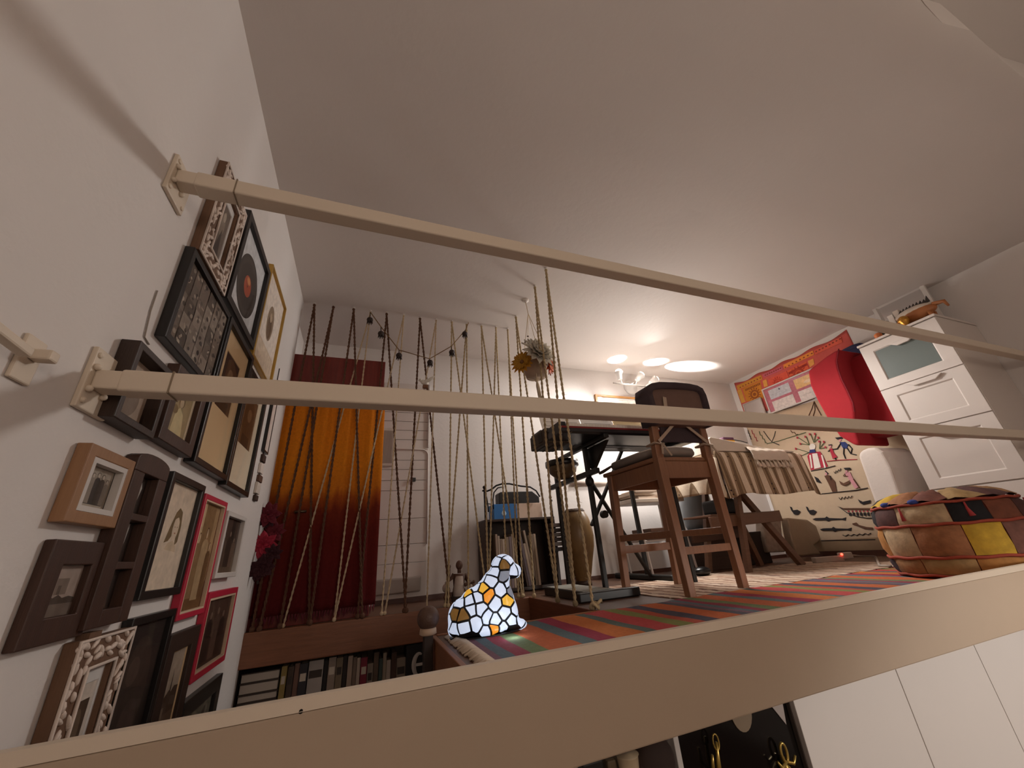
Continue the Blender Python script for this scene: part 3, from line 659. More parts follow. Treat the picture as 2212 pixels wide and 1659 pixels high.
big_flower('flower', 'white many-petalled artificial flower on top of the hanging pot', at(1163, 763, Y=1.40), (.15, -.85, .35), .165, 15, 'e4ddd0', 'c7a85a', 4)
big_flower('flower', 'yellow sunflower-like artificial flower at the left of the hanging pot', at(1129, 783, Y=1.45), (-.75, -.65, .1), .105, 16, 'd9a53a', '6b4420', 2)
big_flower('flower', 'orange artificial flower at the right of the hanging pot', at(1184, 786, Y=1.45), (.7, -.7, -.1), .10, 13, 'd8743a', '7a3f20', 2)

# ---------------------------------------------------------------- white boarded door right of the curtain
dx0, dx1 = .72, at(926, 1000, Y=BY).x
zt = at(925, 880, Y=BY).z + .25
t = thing('door_1', 'white boarded door with a black square knob, right of the curtain', 'door', ((dx0 + dx1) / 2, BY, FZ)); del t['category']; t['kind'] = 'structure'
DOORW = mat('door_white', 'cfc5bd', .6, 0, .03, 6)
zs = [FZ + .01] + [at(890, y, Y=BY).z for y in (1215, 1175, 1120, 1060, 1038, 1015, 995, 972, 951, 931, 912, 893)] + [zt]
for i, (z0, z1) in enumerate(zip(zs, zs[1:])):
    MB().box((dx0, BY - .016, z0 + .002), (dx1 - .012, BY - .002, z1 - .002)).build('board', DOORW, t, bevel=.002)
q0 = at(924, 1175, Y=BY).z; zb_ = at(880, 972, Y=BY).z
b = MB(); b.tube([(dx0, BY - .02, zb_)] + [(dx1 - .07 + .06 * math.sin(a), BY - .02, zb_ - .06 + .06 * math.cos(a)) for a in [PI / 2 * i / 8 for i in range(9)]] + [(dx1 - .01, BY - .02, q0)], .006, 8); b.build('door_trim', mat('trim_white', 'd9d1c9', .4), t, smooth=True)
MB().box((dx1 - .018, BY - .03, zb_ + .02), (dx1 - .004, BY - .002, zt)).build('rail', mat('rail_metal', 'c9c4c0', .25, .6), t, bevel=.003)
kb = at(894, 1036, Y=BY - .03); MB().box(kb + Vector((-.017, -.012, -.017)), kb + Vector((.017, .014, .017))).build('knob', BLACK, t, bevel=.003)
lp = at(836, 965, Y=BY - .02); MB().box((dx0 + .004, BY - .03, lp.z - .19), (dx0 + .13, BY - .016, lp.z + .19)).build('vent_plate', mat('vent_plate', 'c4b9ac', .6), t, bevel=.004)
for i in range(9): MB().box((dx0 + .03 + i * .01, BY - .034, lp.z - .16), (dx0 + .034 + i * .01, BY - .03, lp.z + .16)).build('vent_slat', mat('vent_slat', 'aa9e92', .6), t)
fz = at(880, 1275, Y=BY - .05).z; MB().box((dx0, BY - .05, fz - .02), (dx1 - .06, BY - .016, fz + .1)).build('grey_sill', mat('sill_grey', '9a8f86', .6), t, bevel=.012)

# ---------------------------------------------------------------- three-spot wall lamp
LAMPW = mat('lamp_white', 'd9d3cd', .35)
t = thing('spot_lamp', 'white wall lamp with three small spots on a bar, shining at the ceiling', 'lamp', (3.63, 2.6, 1.95))
lc = at(1361, 838, Y=BY); lc = Vector((lc.x, BY, lc.z))
MB().lathe([(.10, 0), (.10, .02), (.085, .045), (.03, .055), (.028, .10)], lc, 32, Matrix.Rotation(PI / 2, 3, 'X')).build('wall_plate', LAMPW, t, smooth=True)
bl, br = at(1325, 827, Y=2.47), at(1404, 836, Y=2.47)
b = MB(); b.tube([bl, br], .012, 10); b.tube([lc + Vector((0, -.09, 0)), Vector((lc.x - .04, 2.52, lc.z + .0)), Vector((bl.lerp(br, .45)))], .01, 8); b.build('bar', mat('lamp_bar', 'b5aca4', .3, .5), t, smooth=True)
heads = (((1344, 829), (1337, 806), (-.04, -.12, 1.0)), ((1372, 832), (1383, 812), (.66, -.22, .70)), ((1394, 835), (1414, 821), (.86, -.10, .45)))
for i, ((ax, ay), (hx, hy), d) in enumerate(heads):
    a, h_ = at(ax, ay, Y=2.47), at(hx, hy, Y=2.43); d = Vector(d).normalized(); x, y, _ = basis(d); M = Matrix((x, y, d)).transposed()
    b = MB(); b.tube([a, h_ - d * .05], .009, 8); b.lathe([(.02, -.085), (.03, -.08), (.034, -.02), (.052, .012), (.052, .018), (.046, .018), (.04, .006)], h_, 24, M, cap=False)
    hd = b.build('spot_head', LAMPW, t, smooth=True)
    MB().lathe([(.040, .0), (.044, .02), (.036, .04), (.018, .05), (.001, .052)], h_, 20, M).build('bulb', mat('bulb_glow', 'fff4ea', .5, emit=4, ecol='fff0e4'), hd, smooth=True)
    lamp('spot_beam', 'SPOT', h_ + d * .07, (110, 230, 460)[i], BULB, .03, d.to_track_quat('-Z', 'Y').to_euler(), spot_size=(1.4, .80, .58)[i], spot_blend=.3)


lamp('ceiling_bounce_fill', 'SPOT', (3.70, 1.98, 2.2), 92, BULB, .17, Vector((-.26, -.2, -.94)).to_track_quat('-Z', 'Y').to_euler(), spot_size=3.05, spot_blend=.3)  # added downward light, stands in for the beams' bounce off the ceiling
lamp('bounce_fill_point', 'POINT', (3.5, 2.2, 1.2), 15, BULB, .12)  # added light in mid-air with no fixture, fills in bounced light

# framed picture on the back wall behind the keyboard
p = at(1283, 853, Y=BY); q = at(1420, 868, Y=BY)
frame('framed_picture', 'orange-brown wooden frame with white printed sheets, on the back wall under the spot lamp', (p.x, BY, p.z - .42), VX_, VZ_, -VY_, .86, .42, .025, .028, wood('orange_frame', 'b9833f', '96622a', 0, .4, 8),
      [('e2d9cf', rect(0, 0, 1, 1))] + [('cfc3b6', rect(.06 + .31 * i, .1, .31 + .31 * i, .9)) for i in range(3)] + [('b3a699', rect(.1 + .31 * i, .2 + .16 * j, .27 + .31 * i, .24 + .16 * j)) for i in range(3) for j in range(4)], mount=(.02, .02, .02, .02), mcol=PALEM)

# ---------------------------------------------------------------- keyboard on its stand
PB = mat('piano_black', '1b191c', .35, 0, .1, 10)
STEEL = mat('stand_black', '17130f', .45, .2, .1, 20)
px0, px1, py0, py1, pz = 1.90, 3.30, 1.28, 1.80, 1.0
t = thing('keyboard', 'long black electronic piano keyboard with a red felt line, raised on a crossed stand', 'keyboard', (2.6, 1.54, pz))
b = MB(); b.prism([Vector((px0, y, z)) for y, z in ((py0, pz + .012), (py0 + .02, pz), (py1, pz), (py1, pz + .12), (py1 - .19, pz + .12), (py1 - .23, pz + .07), (py0 + .02, pz + .045), (py0, pz + .04))], (px1 - px0, 0, 0)); b.build('body', PB, t, bevel=.004)
MB().box((px0 + .01, py0 - .003, pz + .036), (px1 - .01, py0 + .012, pz + .05)).build('felt_strip', mat('red_felt', '7d2a2a', .9), t)
KW = mat('key_white', 'e6dfd6', .3); KB = mat('key_black', '141214', .3)
kx0, kx1 = px0 + .06, px1 - .06; n = 52; kw = (kx1 - kx0) / n
proto = MB().box((kx0 + .0006, py0 + .006, pz + .05), (kx0 + kw - .0006, py0 + .2, pz + .074)).build('white_key', KW, t)
for i in range(1, n):
    o = proto.copy(); COL.objects.link(o); o.parent = t; o.location = (i * kw, 0, 0)
proto = MB().box((kx0 + kw * .7, py0 + .08, pz + .074), (kx0 + kw * 1.28, py0 + .2, pz + .088)).build('black_key', KB, t)
for i in range(1, n - 1):
    if i % 7 in (1, 4): continue
    o = proto.copy(); COL.objects.link(o); o.parent = t; o.location = (i * kw, 0, 0)
MB().box((px0 + .3, py1 - .20, pz - .004), (px1 - .2, py1 - .02, pz + .001)).build('underside_plate', mat('grey_plate', '5b5d60', .6), t)
MB().box((px0 + .42, py1 - .13, pz - .0055), (px0 + .9, py1 - .10, pz - .0035)).build('underside_vent', BLACK, t)
CB = mat('case_brown', '3c2e20', .6, 0, .2, 14)
MB().box((px0 - .012, 1.50, pz - .012), (px0 + .20, py1 + .004, pz + .105)).build('end_block', CB, t, bevel=.01, seg=3)
for x in (px0 + .03, px0 + .085, px0 + .14): MB().box((x, 1.51, pz - .016), (x + .012, py1 - .01, pz - .011)).build('rib', mat('case_dark', '241a12', .6), t)
for k, y in enumerate((1.56, 1.70)): MB().box((px0 - .017, y, pz + .01), (px0 - .011, y + .07, pz + .085)).build('speaker_slot', mat('case_dark', '241a12', .6), t, bevel=.002)
for x in (px0, px1 - .055): MB().box((x, py0 + .004, pz + .045), (x + .055, py0 + .21, pz + .085)).build('end_cheek', PB, t, bevel=.004)
SHEET = [mat('sheet_%d' % i, c, .8, 0, .03, 8) for i, c in enumerate(('ebe5de', 'e9e4df', 'e6cf9f'))]
for i, (x0, x1, m, lab) in enumerate(((1.94, 2.32, 0, 'white music sheet standing on the keyboard, leftmost of three'), (2.33, 2.66, 1, 'white music sheet standing in the middle of the keyboard'), (2.665, 2.98, 2, 'yellowish music sheet standing on the keyboard next to the stool back'))):
    b = MB(); b.prism([Vector((x, y, z)) for x, y, z in ((x0, py1 - .16, pz + .1215), (x1, py1 - .16, pz + .1215), (x1, py1 - .06, pz + .40), (x0, py1 - .06, pz + .40))], (0, .003, 0))
    s = b.build('music_sheet', SHEET[m]); tag(s, lab, 'sheet music')
    for k in range(5):
        z = pz + .17 + k * .042; y = py1 - .16 + .1 * (z - pz - .1215) / .2785 - .0016
        MB().box((x0 + .03, y, z), (x1 - .03, y + .001, z + .004)).build('staff_line', mat('ink_grey', 'b9b2ab', .8), s)
# crossed stand
t = thing('keyboard_stand', 'black steel keyboard stand with crossed braces behind the stool', 'stand', (2.66, 1.85, FZ))
xs = 2.28; zt_ = pz - .03
def post(x, y, m='post'):
    b = MB(); b.bar((x, y, FZ), (x, y, zt_), .034, .034, (0, 1, 0)); b.build(m, STEEL, t, bevel=.004)
for x in (xs, 3.09):
    for y in (1.6, 2.16): post(x, y)
    MB().box((x - .022, 1.27, zt_), (x + .022, 2.33, pz)).build('arm', STEEL, t, bevel=.006)
    MB().box((x - .02, 1.46, .745), (x + .02, 2.3, .785)).build('crossbar', STEEL, t, bevel=.005)
    if x > 3: MB().box((x - .028, 1.82, FZ), (x + .028, 2.66, FZ + .05)).build('foot', STEEL, t, bevel=.015, seg=3)
for p, q in ((at(1273, 1036, Y=1.72), (3.06, 2.08, FZ + .04)), ((2.295, 1.69, .38), at(1348, 962, Y=1.80))):
    MB().bar(p, q, .03, .022).build('brace', STEEL, t, bevel=.004)
MB().lathe([(.03, -.02), (.03, .02)], at(1305, 1111, Y=1.75), 14, Matrix.Rotation(PI / 2, 3, 'X')).build('brace_joint', STEEL, t)
b = MB(); b.prism([Vector((xs + .03, y, z)) for y, z in ((1.33, zt_), (1.62, zt_), (1.62, .82), (1.58, .78))], (.03, 0, 0)); b.build('gusset', STEEL, t, bevel=.003)
MB().ball((xs, 1.6, .70), (.035, .035, .045), 12, 8).build('clamp', STEEL, t, smooth=True)
# low black board with grey top
t = thing('floor_board', 'low black board with a pale grey top, on the floor under the keyboard stand', 'board', (2.17, 1.72, FZ))
MB().box((1.99, 1.42, FZ), (2.23, 2.03, FZ + .055)).build('body', BLACK, t, bevel=.004)
MB().box((2.005, 1.445, FZ + .055), (2.215, 2.01, FZ + .058)).build('top', mat('board_grey', '8d8a80', .8, 0, .1, 9), t)
tag(MB().bar((1.93, 1.385, FZ + .03), (2.38, 1.365, FZ + .03), .05, .055).build('pedal_bar', BLACK, bevel=.008), 'thick black bar lying on the floor in front of the grey-topped board', 'bar')
# little drum and tall wooden drum
c = at(1222, 1005, Y=1.9); t = thing('hand_drum', 'small dark brown drum with a black rim, tucked under the left end of the keyboard', 'drum', (c.x, 1.9, .79))
zd = .787; cx = min(c.x + .04, 2.23)
MB().lathe([(.001, zd), (.06, zd), (.115, zd + .05), (.135, zd + .12), (.13, zd + .125), (.001, zd + .125)], (cx, 1.93, 0), 28).build('body', mat('drum_brown', '5b4427', .5, 0, .2, 10), t, smooth=True)
MB().lathe([(.136, zd + .10), (.146, zd + .105), (.146, zd + .15), (.136, zd + .15)], (cx, 1.93, 0), 28).build('rim', BLACK, t, smooth=True)
vb = FZ; vx, vy = 2.53, 2.36; q = .155
prof = [(.001, 0), (.062, 0), (.066, .04), (.085, .10), (.115, .22), (.142, .32), (.152, .41), (.147, .50), (.125, .58), (.095, .635), (.085, .65), (.001, .65)]
t = thing('wooden_drum', 'tall tan egg-shaped wooden drum standing behind the side ropes', 'drum', (vx, vy, FZ))
MB().lathe([(r_, z + FZ) for r_, z in prof], (vx, vy, 0), 32).build('body', wood('drum_wood', '86683f', '5f4526', 2, .35, 6), t, smooth=True)
MB().lathe([(.097, FZ + .625), (.099, FZ + .64), (.084, FZ + .66), (.001, FZ + .662)], (vx, vy, 0), 28).build('skin', mat('drum_skin', '4a3626', .7), t, smooth=True)
MB().lathe([(.075, FZ), (.075, FZ + .03), (.062, FZ + .05)], (vx, vy, 0), 24).build('foot_ring', mat('drum_dark', '3a2716', .6), t, smooth=True)

# ---------------------------------------------------------------- bar stool
STOOLW = wood('stool_wood', '9a6a4a', '7a523a', 2, .45, 8)
t = thing('bar_stool', 'brown wooden bar stool with a backrest, standing at the keyboard', 'stool', (2.73, 1.34, FZ))
fC, fB, fA, fD = at(1493, 1291, Z=FZ), at(1607, 1272, Z=FZ), at(1354, 1277, Z=FZ), at(1466, 1263, Z=FZ)
zs_ = .745
sC, sB = at(1425, 1002, Y=1.07), at(1527, 985, Y=1.07); sC.z = sB.z = zs_
sA = Vector((sC.x - .03, 1.62, zs_)); sD = Vector((sB.x - .02, 1.60, zs_))
bC, bB = at(1398, 850, Y=1.01), at(1497, 852, Y=1.01); bC.z = bB.z = 1.26
for f, s_ in ((fA, sA), (fD, sD)): MB().bar(f, s_, .046, .05, (0, 1, 0), .056, .056).build('leg', STOOLW, t, bevel=.004)
for f, s_, q in ((fC, sC, bC), (fB, sB, bB)):
    b = MB(); b.bar(f, s_ + Vector((0, 0, .02)), .05, .05, (0, 1, 0), .062, .056); b.bar(s_ + Vector((0, 0, .018)), q, .062, .05, (0, 1, 0), .05, .03); b.build('leg', STOOLW, t, bevel=.004)
def lerp(p, q, z): return p.lerp(q, (z - p.z) / (q.z - p.z))
def between(p1, q1, p2, q2, z, w_, h, name): MB().bar(lerp(p1, q1, z), lerp(p2, q2, z), w_, h).build(name, STOOLW, t, bevel=.003)
for z, (a1, a2, c1, c2) in ((.685, (fC, sC, fB, sB)), (.685, (fA, sA, fC, sC)), (.685, (fD, sD, fB, sB)), (.685, (fA, sA, fD, sD))):
    between(a1, a2, c1, c2, z, .024, .115, 'apron')
between(fC, sC, fB, sB, .165, .026, .045, 'stretcher'); between(fA, sA, fC, sC, .27, .026, .045, 'stretcher'); between(fD, sD, fB, sB, .27, .026, .045, 'stretcher'); between(fA, sA, fD, sD, .19, .03, .055, 'stretcher')
so = .03
b = MB(); b.prism([sC + Vector((.03, -.0, 0)), sB + Vector((-.03, .0, 0)), sB + Vector((so, .03, 0)), sD + Vector((so, so + .04, 0)), sA + Vector((-so, so + .05, 0)), sC + Vector((-so, .03, 0))], (0, 0, .034)); b.build('seat', STOOLW, t, bevel=.012, seg=3)
for z in (1.06, 1.19): MB().bar(lerp(sC, bC, z), lerp(sB, bB, z), .02, .07).build('back_rail', STOOLW, t, bevel=.004)
# cushion
t2 = thing('seat_cushion', 'thick pale grey-brown tie-on cushion on the bar stool', 'cushion', ((sC.x + sB.x) / 2, 1.36, zs_ + .034))
cx, cy = (sC.x + sB.x) / 2 - .03, 1.38; CUS = mat('cushion_cloth', '8b8078', .9, 0, .1, 20, .3, 160)
def cush(u, v):
    a = 2 * PI * u; k = abs(math.cos(a)) ** .5 * (1 if math.cos(a) > 0 else -1), abs(math.sin(a)) ** .5 * (1 if math.sin(a) > 0 else -1)
    ph = PI * v - PI / 2; rr = abs(math.cos(ph)) ** .45; z = zs_ + .034 + .045 + .045 * math.copysign(abs(math.sin(ph)) ** .8, math.sin(ph))
    return Vector((cx + .245 * k[0] * rr, cy + .30 * k[1] * rr, z + (.012 if v > .5 else 0) * math.cos(k[0] * 2) * (1 - abs(2 * v - 1))))
MB().grid(cush, 40, 14, True).build('pad', CUS, t2, smooth=True)
pp = []
for i in range(40):
    q = cush(i / 40, .62); pp.append(q)
MB().tube(pp, .006, 6, closed=True).build('piping', mat('piping_pale', 'c9bdb3', .8), t2, smooth=True)
TIE = mat('tie_tape', 'b09b88', .85, 0, .1, 30)
for s_, q in ((sC, bC), (sB, bB)):
    p = lerp(s_, q, zs_ + .115); b = MB(); r_ = .04
    b.tube([p + Vector((x, y, z)) for x, y, z in ((-r_, .05, 0), (-r_, -.032, .004), (r_, -.032, .0), (r_, .05, 0))], .009, 6, closed=True)
    b.bar(p + Vector((.03, -.036, -.005)), p + Vector((.07, -.05, -.09)), .016, .004, (0, 1, 0)); b.bar(p + Vector((.02, -.036, -.005)), p + Vector((-.005, -.05, -.08)), .016, .004, (0, 1, 0))
    b.build('tie', TIE, t2, smooth=True)
MB().tube([(cx - .235, cy + .2, zs_ + .075), (cx - .26, cy + .30, zs_ + .05), (cx - .27, cy + .34, zs_ + .045)], [.01, .014, .012], 8).build('tie', mat('tie_dark', '4c3c34', .8), t2, smooth=True)
# cover over the backrest
t3 = thing('backrest_cover', 'brown padded cover with a dark rim, pulled over the backrest of the bar stool', 'seat cover', (2.73, 1.0, .95))
COV = mat('cover_brown', '6b5248', .9, 0, .12, 25, .3, 180); COVD = mat('cover_rim', '3d2f33', .9, 0, .12, 25, .3, 180)
xL, xR = bC.x - .05, bB.x + .05
def outline(k):
    pts = [(xL + k, .985), (xL - .01 + k, 1.18)]
    for i in range(9):
        a = PI - PI * i / 8; ca = math.cos(a); pts.append(((xL + xR) / 2 + ((xR - xL) / 2 + .01 - k) * math.copysign(abs(ca) ** .7, ca), 1.22 + (.095 - k) * math.sin(a) ** .6 + .012 * ca))
    return pts + [(xR + .01 - k, 1.18), (xR - k, .985)]
b = MB(); b.prism([Vector((x, .965, z)) for x, z in outline(.035)], (0, .1, 0)); b.build('panel', COV, t3, bevel=.01)
oo, ii = outline(0), outline(.05); b = MB()
for (a, c, d, e) in zip(oo, oo[1:], ii[1:], ii): b.hexa([Vector((p[0], .945, p[1])) for p in (a, c, d, e)] + [Vector((p[0], 1.085, p[1])) for p in (a, c, d, e)])
b.build('rim', COVD, t3, smooth=True, weld=True)
MB().box((sC.x + .045, 1.03, .875), (sB.x - .05, 1.045, 1.02)).build('lower_flap', COVD, t3, bevel=.004)
mid = Vector(((xL + xR) / 2 - .01, 1.0, 1.04))
for p in (lerp(sC, bC, .875), lerp(sB, bB, .875)):
    MB().bar(p + Vector((0, -.034, 0)), mid + Vector((0, -.006, 0)), .022, .004, (0, 1, 0)).build('strap', TIE, t3)
MB().bar((xL + .15, .957, 1.19), (xL + .13, .957, 1.05), .03, .006, (0, 1, 0)).build('strap', TIE, t3)

# ---------------------------------------------------------------- rack with books by the back wall
RACKW = wood('rack_wood', '3b2518', '25150c', 2, .5, 7)
t = thing('book_rack', 'dark wooden rack with curled black iron gallery, left of the keyboard', 'rack', (2.02, 2.6, FZ))
x0, x1, ya, yb, zr = 1.655, 2.36, 2.46, 2.72, .50
MB().box((x0, ya, FZ), (x0 + .028, yb, zr)).build('side_panel', RACKW, t, bevel=.003)
MB().box((x1 - .028, ya, FZ), (x1, yb, zr)).build('side_panel', RACKW, t, bevel=.003)
MB().box((x0 + .028, yb - .012, FZ), (x1 - .028, yb, zr)).build('back_panel', RACKW, t)
MB().box((x0 + .028, ya, FZ + .01), (x1 - .028, yb - .012, FZ + .035)).build('shelf', RACKW, t)
MB().box((x0, ya, zr), (x1, yb, zr + .022)).build('shelf', RACKW, t, bevel=.003)
IRON = mat('iron', '15100e', .5, .4)
for x, z1 in ((x0 + .012, .80), (x1 - .012, .66)):
    b = MB(); b.tube([(x, ya + .01, zr), (x, ya + .01, z1)], .009, 8); b.ball((x, ya + .01, z1 + .012), .016, 10, 7); b.build('post', IRON, t, smooth=True)
g = [at(x, y, Y=ya + .01) for x, y in ((1042, 1060), (1052, 1061), (1062, 1057), (1072, 1049), (1085, 1045), (1100, 1045), (1110, 1047), (1125, 1050), (1145, 1052), (1158, 1060), (1166, 1073))]
MB().tube(g, .008, 8).build('gallery_rail', IRON, t, smooth=True)
g = [at(x, y, Y=ya + .01) for x, y in ((1066, 1100), (1065, 1080), (1067, 1064), (1075, 1054), (1084, 1052))]
MB().tube(g, .006, 8).build('gallery_curl', IRON, t, smooth=True)
g = [at(x, y, Y=ya + .01) for x, y in ((1048, 1064), (1052, 1078), (1054, 1092), (1055, 1106))]
MB().tube(g, .006, 8).build('gallery_curl', IRON, t, smooth=True)
MB().tube([at(x, y, Y=ya + .01) for x, y in ((1046, 1092), (1052, 1088), (1062, 1089))], .005, 8).build('gallery_curl', IRON, t, smooth=True)
# boxes on top
p, q = at(1067, 1112, Y=2.5), at(1168, 1076, Y=2.5)
bt = thing('box', 'blue and white cardboard box lying on top of the dark book rack', 'box', ((p.x + q.x) / 2, 2.56, zr + .022))
bz = zr + .022; hgt = q.z - p.z
MB().box((p.x, 2.5, bz), (p.x + (q.x - p.x) * .47, 2.66, bz + hgt)).build('blue_half', mat('box_blue', '2f6fae', .5, 0, .25, 9), bt, bevel=.003)
MB().box((p.x + (q.x - p.x) * .47, 2.5, bz), (q.x, 2.66, bz + hgt)).build('pale_half', mat('box_pale', 'd3b8a4', .6, 0, .12, 25), bt, bevel=.003)
bx = p.x + (q.x - p.x) * .2
b = MB(); b.lathe([(.001, 0), (.018, .004), (.024, .02), (.018, .036), (.008, .05), (.006, .085), (.004, .1)], (bx, 2.4995, bz + .03), 14, Matrix.Diagonal((1, .04, 1)).to_3x3()); b.build('printed_bulb', mat('print_pale', 'b9d3e4', .6), bt, smooth=True)
p, q = at(1076, 1078, Y=2.55), at(1160, 1052, Y=2.55)
b = MB(); z0 = bz + hgt
b.prism([Vector((x, 2.52, z)) for x, z in ((p.x, z0), (q.x, z0), (q.x, z0 + .06), (q.x - .07, z0 + .115), (p.x + .02, z0 + .115), (p.x, z0 + .1))], (0, .12, 0)); tag(b.build('black_case', mat('case_black', '1b1513', .5), bevel=.006), 'black case with a sloping corner on top of the blue and white box', 'case')
# books in the rack
r = random.Random(8); BC = ['a58f7e', 'b8a492', '9c8672', 'c0ad9a', '8d7a68', '7a6a6a', 'a7937f', '5d4636', '4a382e', '6a5c60', 'b29e8a', '9f8c7a', 'ab9986', '8a7663', 'b6a28d']
x = x0 + .095; zf = FZ + .035
for i in range(15):
    wd = r.uniform(.018, .034); hh = r.uniform(.39, .45) if i < 8 else r.uniform(.34, .47); lean = 0 if i < 8 else (-.15 if i < 12 else -.03)
    if x + wd > x1 - .05: break
    M = Matrix.Rotation(lean, 3, 'Y'); base = Vector((x + wd / 2 + (.075 if 8 <= i < 12 else 0.05 if i >= 12 else 0), ya + .11, zf + abs(lean) * wd * .5 + .0005))
    b = MB(); b.obox(base + M @ Vector((0, 0, hh / 2)), (wd - .001, .2, hh), M)
    o = b.build('book', mat('rack_book_%d' % i, BC[i], .7, 0, .12, 12), bevel=.003)
    tag(o, '%s book or magazine from the left in the dark rack, %s' % (['first', 'second', 'third', 'fourth', 'fifth', 'sixth', 'seventh', 'eighth', 'ninth', 'tenth', 'eleventh', 'twelfth', 'thirteenth', 'fourteenth', 'fifteenth'][i], 'upright' if not lean else 'leaning'), 'book', 'books in the dark rack')
    x += wd + .0012
# little stack of small things hanging off the right side
t = thing('key_rack', 'small dark hanging rack of little boxes on the right side of the book rack', 'rack', (x1 + .03, 2.5, .3))
for i, (c_, z) in enumerate((('5a4a44', .42), ('2f2420', .375), ('6f655f', .335), ('433733', .295), ('7a706a', .255), ('2a2220', .21))):
    MB().box((x1 - .075 - .012 * (i % 2), 2.40, z), (x1 + .035, 2.455, z + .034)).build('small_box', mat('small_box_%d' % i, c_, .6), t, bevel=.003)
MB().box((x1 - .02, 2.455, .2), (x1 + .0, 2.46, .46)).build('backing', BLACK, t)

# ---------------------------------------------------------------- little figure group, ball post, light-up dog
c = at(990, 1312, Y=2.12); fx, fy, fz = c.x, 2.12, FZ
t = thing('figurine', 'small dark carved figure group with a raised arm, on the ledge behind the glowing dog', 'figurine', (fx, fy, fz))
FB, FW = mat('figure_brown', '5a3d2e', .6, 0, .25, 40), mat('figure_white', 'b8a79b', .7, 0, .15, 40)
b = MB(); b.lathe([(.10, 0), (.105, .03), (.08, .06), (.001, .065)], (fx, fy, fz), 18); b.build('base', mat('figure_base', '2b1c14', .7), t, smooth=True)
b = MB(); b.tube([(fx + .0, fy, fz + .05), (fx + .005, fy, fz + .12), (fx + .01, fy, fz + .205)], [.05, .04, .05], 12); b.ball((fx + .012, fy, fz + .265), (.027, .027, .034), 12, 9); b.tube([(fx + .012, fy, fz + .21), (fx + .012, fy, fz + .25)], .015, 8)
b.tube([(fx - .03, fy, fz + .2), (fx - .075, fy - .01, fz + .16), (fx - .07, fy - .015, fz + .25)], [.02, .017, .012], 8); b.ball((fx - .07, fy - .015, fz + .262), .015, 8, 6)
b.tube([(fx + .05, fy, fz + .195), (fx + .085, fy - .03, fz + .14), (fx + .04, fy - .06, fz + .13)], [.02, .018, .013], 8); b.build('man', FB, t, smooth=True)
b = MB(); b.tube([(fx - .005, fy - .03, fz + .04), (fx, fy - .03, fz + .11), (fx + .005, fy - .025, fz + .19)], [.045, .04, .03], 10); b.build('shirt', FW, t, smooth=True)
for i, (dx, dz, s) in enumerate(((-.085, .06, .03), (.085, .07, .032), (.11, .11, .024), (-.1, .12, .024), (.03, .05, .03))):
    b = MB(); b.ball((fx + dx, fy - .03, fz + dz), (s, s * .8, s * 1.25), 10, 7); b.ball((fx + dx + .005, fy - .035, fz + dz + s * 1.4), s * .5, 8, 6); b.build('small_figure', FW if i % 2 else FB, t, smooth=True)
bc = at(925, 1335, Y=.95)
t = thing('ball_post', 'dark carved wooden ball on a pale collar, topping the corner post of the stair opening', 'post', (.925, .95, FZ))
MB().ball((bc.x, .95, bc.z), .049, 24, 16).build('ball', mat('ball_wood', '5b4236', .45, 0, .25, 18, .5, 60), t, smooth=True)
MB().lathe([(.028, bc.z - .066), (.038, bc.z - .06), (.036, bc.z - .04), (.025, bc.z - .035)], (bc.x, .95, 0), 20).build('collar', mat('collar_pale', 'c3a88f', .6), t, smooth=True)
MB().box((bc.x - .02, .93, -.3), (bc.x + .02, .97, bc.z - .062)).build('shaft', mat('post_dark', '2d1f18', .6), t, bevel=.004)

# rug strips
RUGZ = FZ + .008
stripes = [('7a5a66', .035), ('5c6a72', .045), ('8c3f4c', .06), ('6c7a55', .07), ('b5623f', .13), ('5f6d70', .07), ('93384a', .085), ('c0713f', .13), ('5f6b66', .055), ('b34a4a', .12), ('7d7f4a', .075), ('a9503f', .06), ('4d4a55', .085), ('b5613c', .12), ('55545c', .05)]
tot = sum(s for _, s in stripes)
rm = ramp_mat('kilim', steps(stripes), 'X', tot, 0, .95, True, .22, .012, .8, bscale=140)
def slab(name, x0, x1, y0, y1, z0, th, m, parent=None, edge=None, nu=80, nv=14, wave=.002):
    b = MB()
    def top(u, v):
        x = x0 + (x1 - x0) * u; y = y0 + (y1 - y0) * v; e = (edge(x) if edge else 0) * v
        return Vector((x, y + e, z0 + th + wave * math.sin(x * 23) * math.sin(y * 17)))
    b.grid(top, nu, nv)
    b.grid(lambda u, v: (lambda p: Vector((p.x, p.y, z0 + (p.z - z0) * v)))(top(u, 0)), nu, 1); b.grid(lambda u, v: (lambda p: Vector((p.x, p.y, z0 + (p.z - z0) * v)))(top(u, 1)), nu, 1)
    b.grid(lambda u, v: (lambda p: Vector((p.x, p.y, z0 + (p.z - z0) * v)))(top(0, u)), nv, 1); b.grid(lambda u, v: (lambda p: Vector((p.x, p.y, z0 + (p.z - z0) * v)))(top(1, u)), nv, 1)
    return b.build(name, m, parent, smooth=False, weld=True)
ed = lambda x: .012 * math.sin(x * 5.1) + .006 * math.sin(x * 17) - .03 * max(0, x - 3.2)
t = thing('striped_rug', 'long flat-woven rug with red, orange, green and grey stripes along the loft edge', 'rug', (1.06, .035, FZ))
slab('weave', 1.06, 4.9, .035, .99, FZ + .0005, .008, rm, t, ed)
b = MB(); r = random.Random(2)
for i in range(60):
    y = .06 + .9 * i / 60; b.tube([(1.062, y, FZ + .008), (1.03, y + r.uniform(-.006, .006), FZ + .012), (1.0 + r.uniform(-.004, .008), y + r.uniform(-.01, .01), FZ + .005)], [.006, .0075, .004], 5)
b.build('fringe', mat('rug_fringe', 'cdb9a3', .95, 0, .15, 50), t, smooth=True)
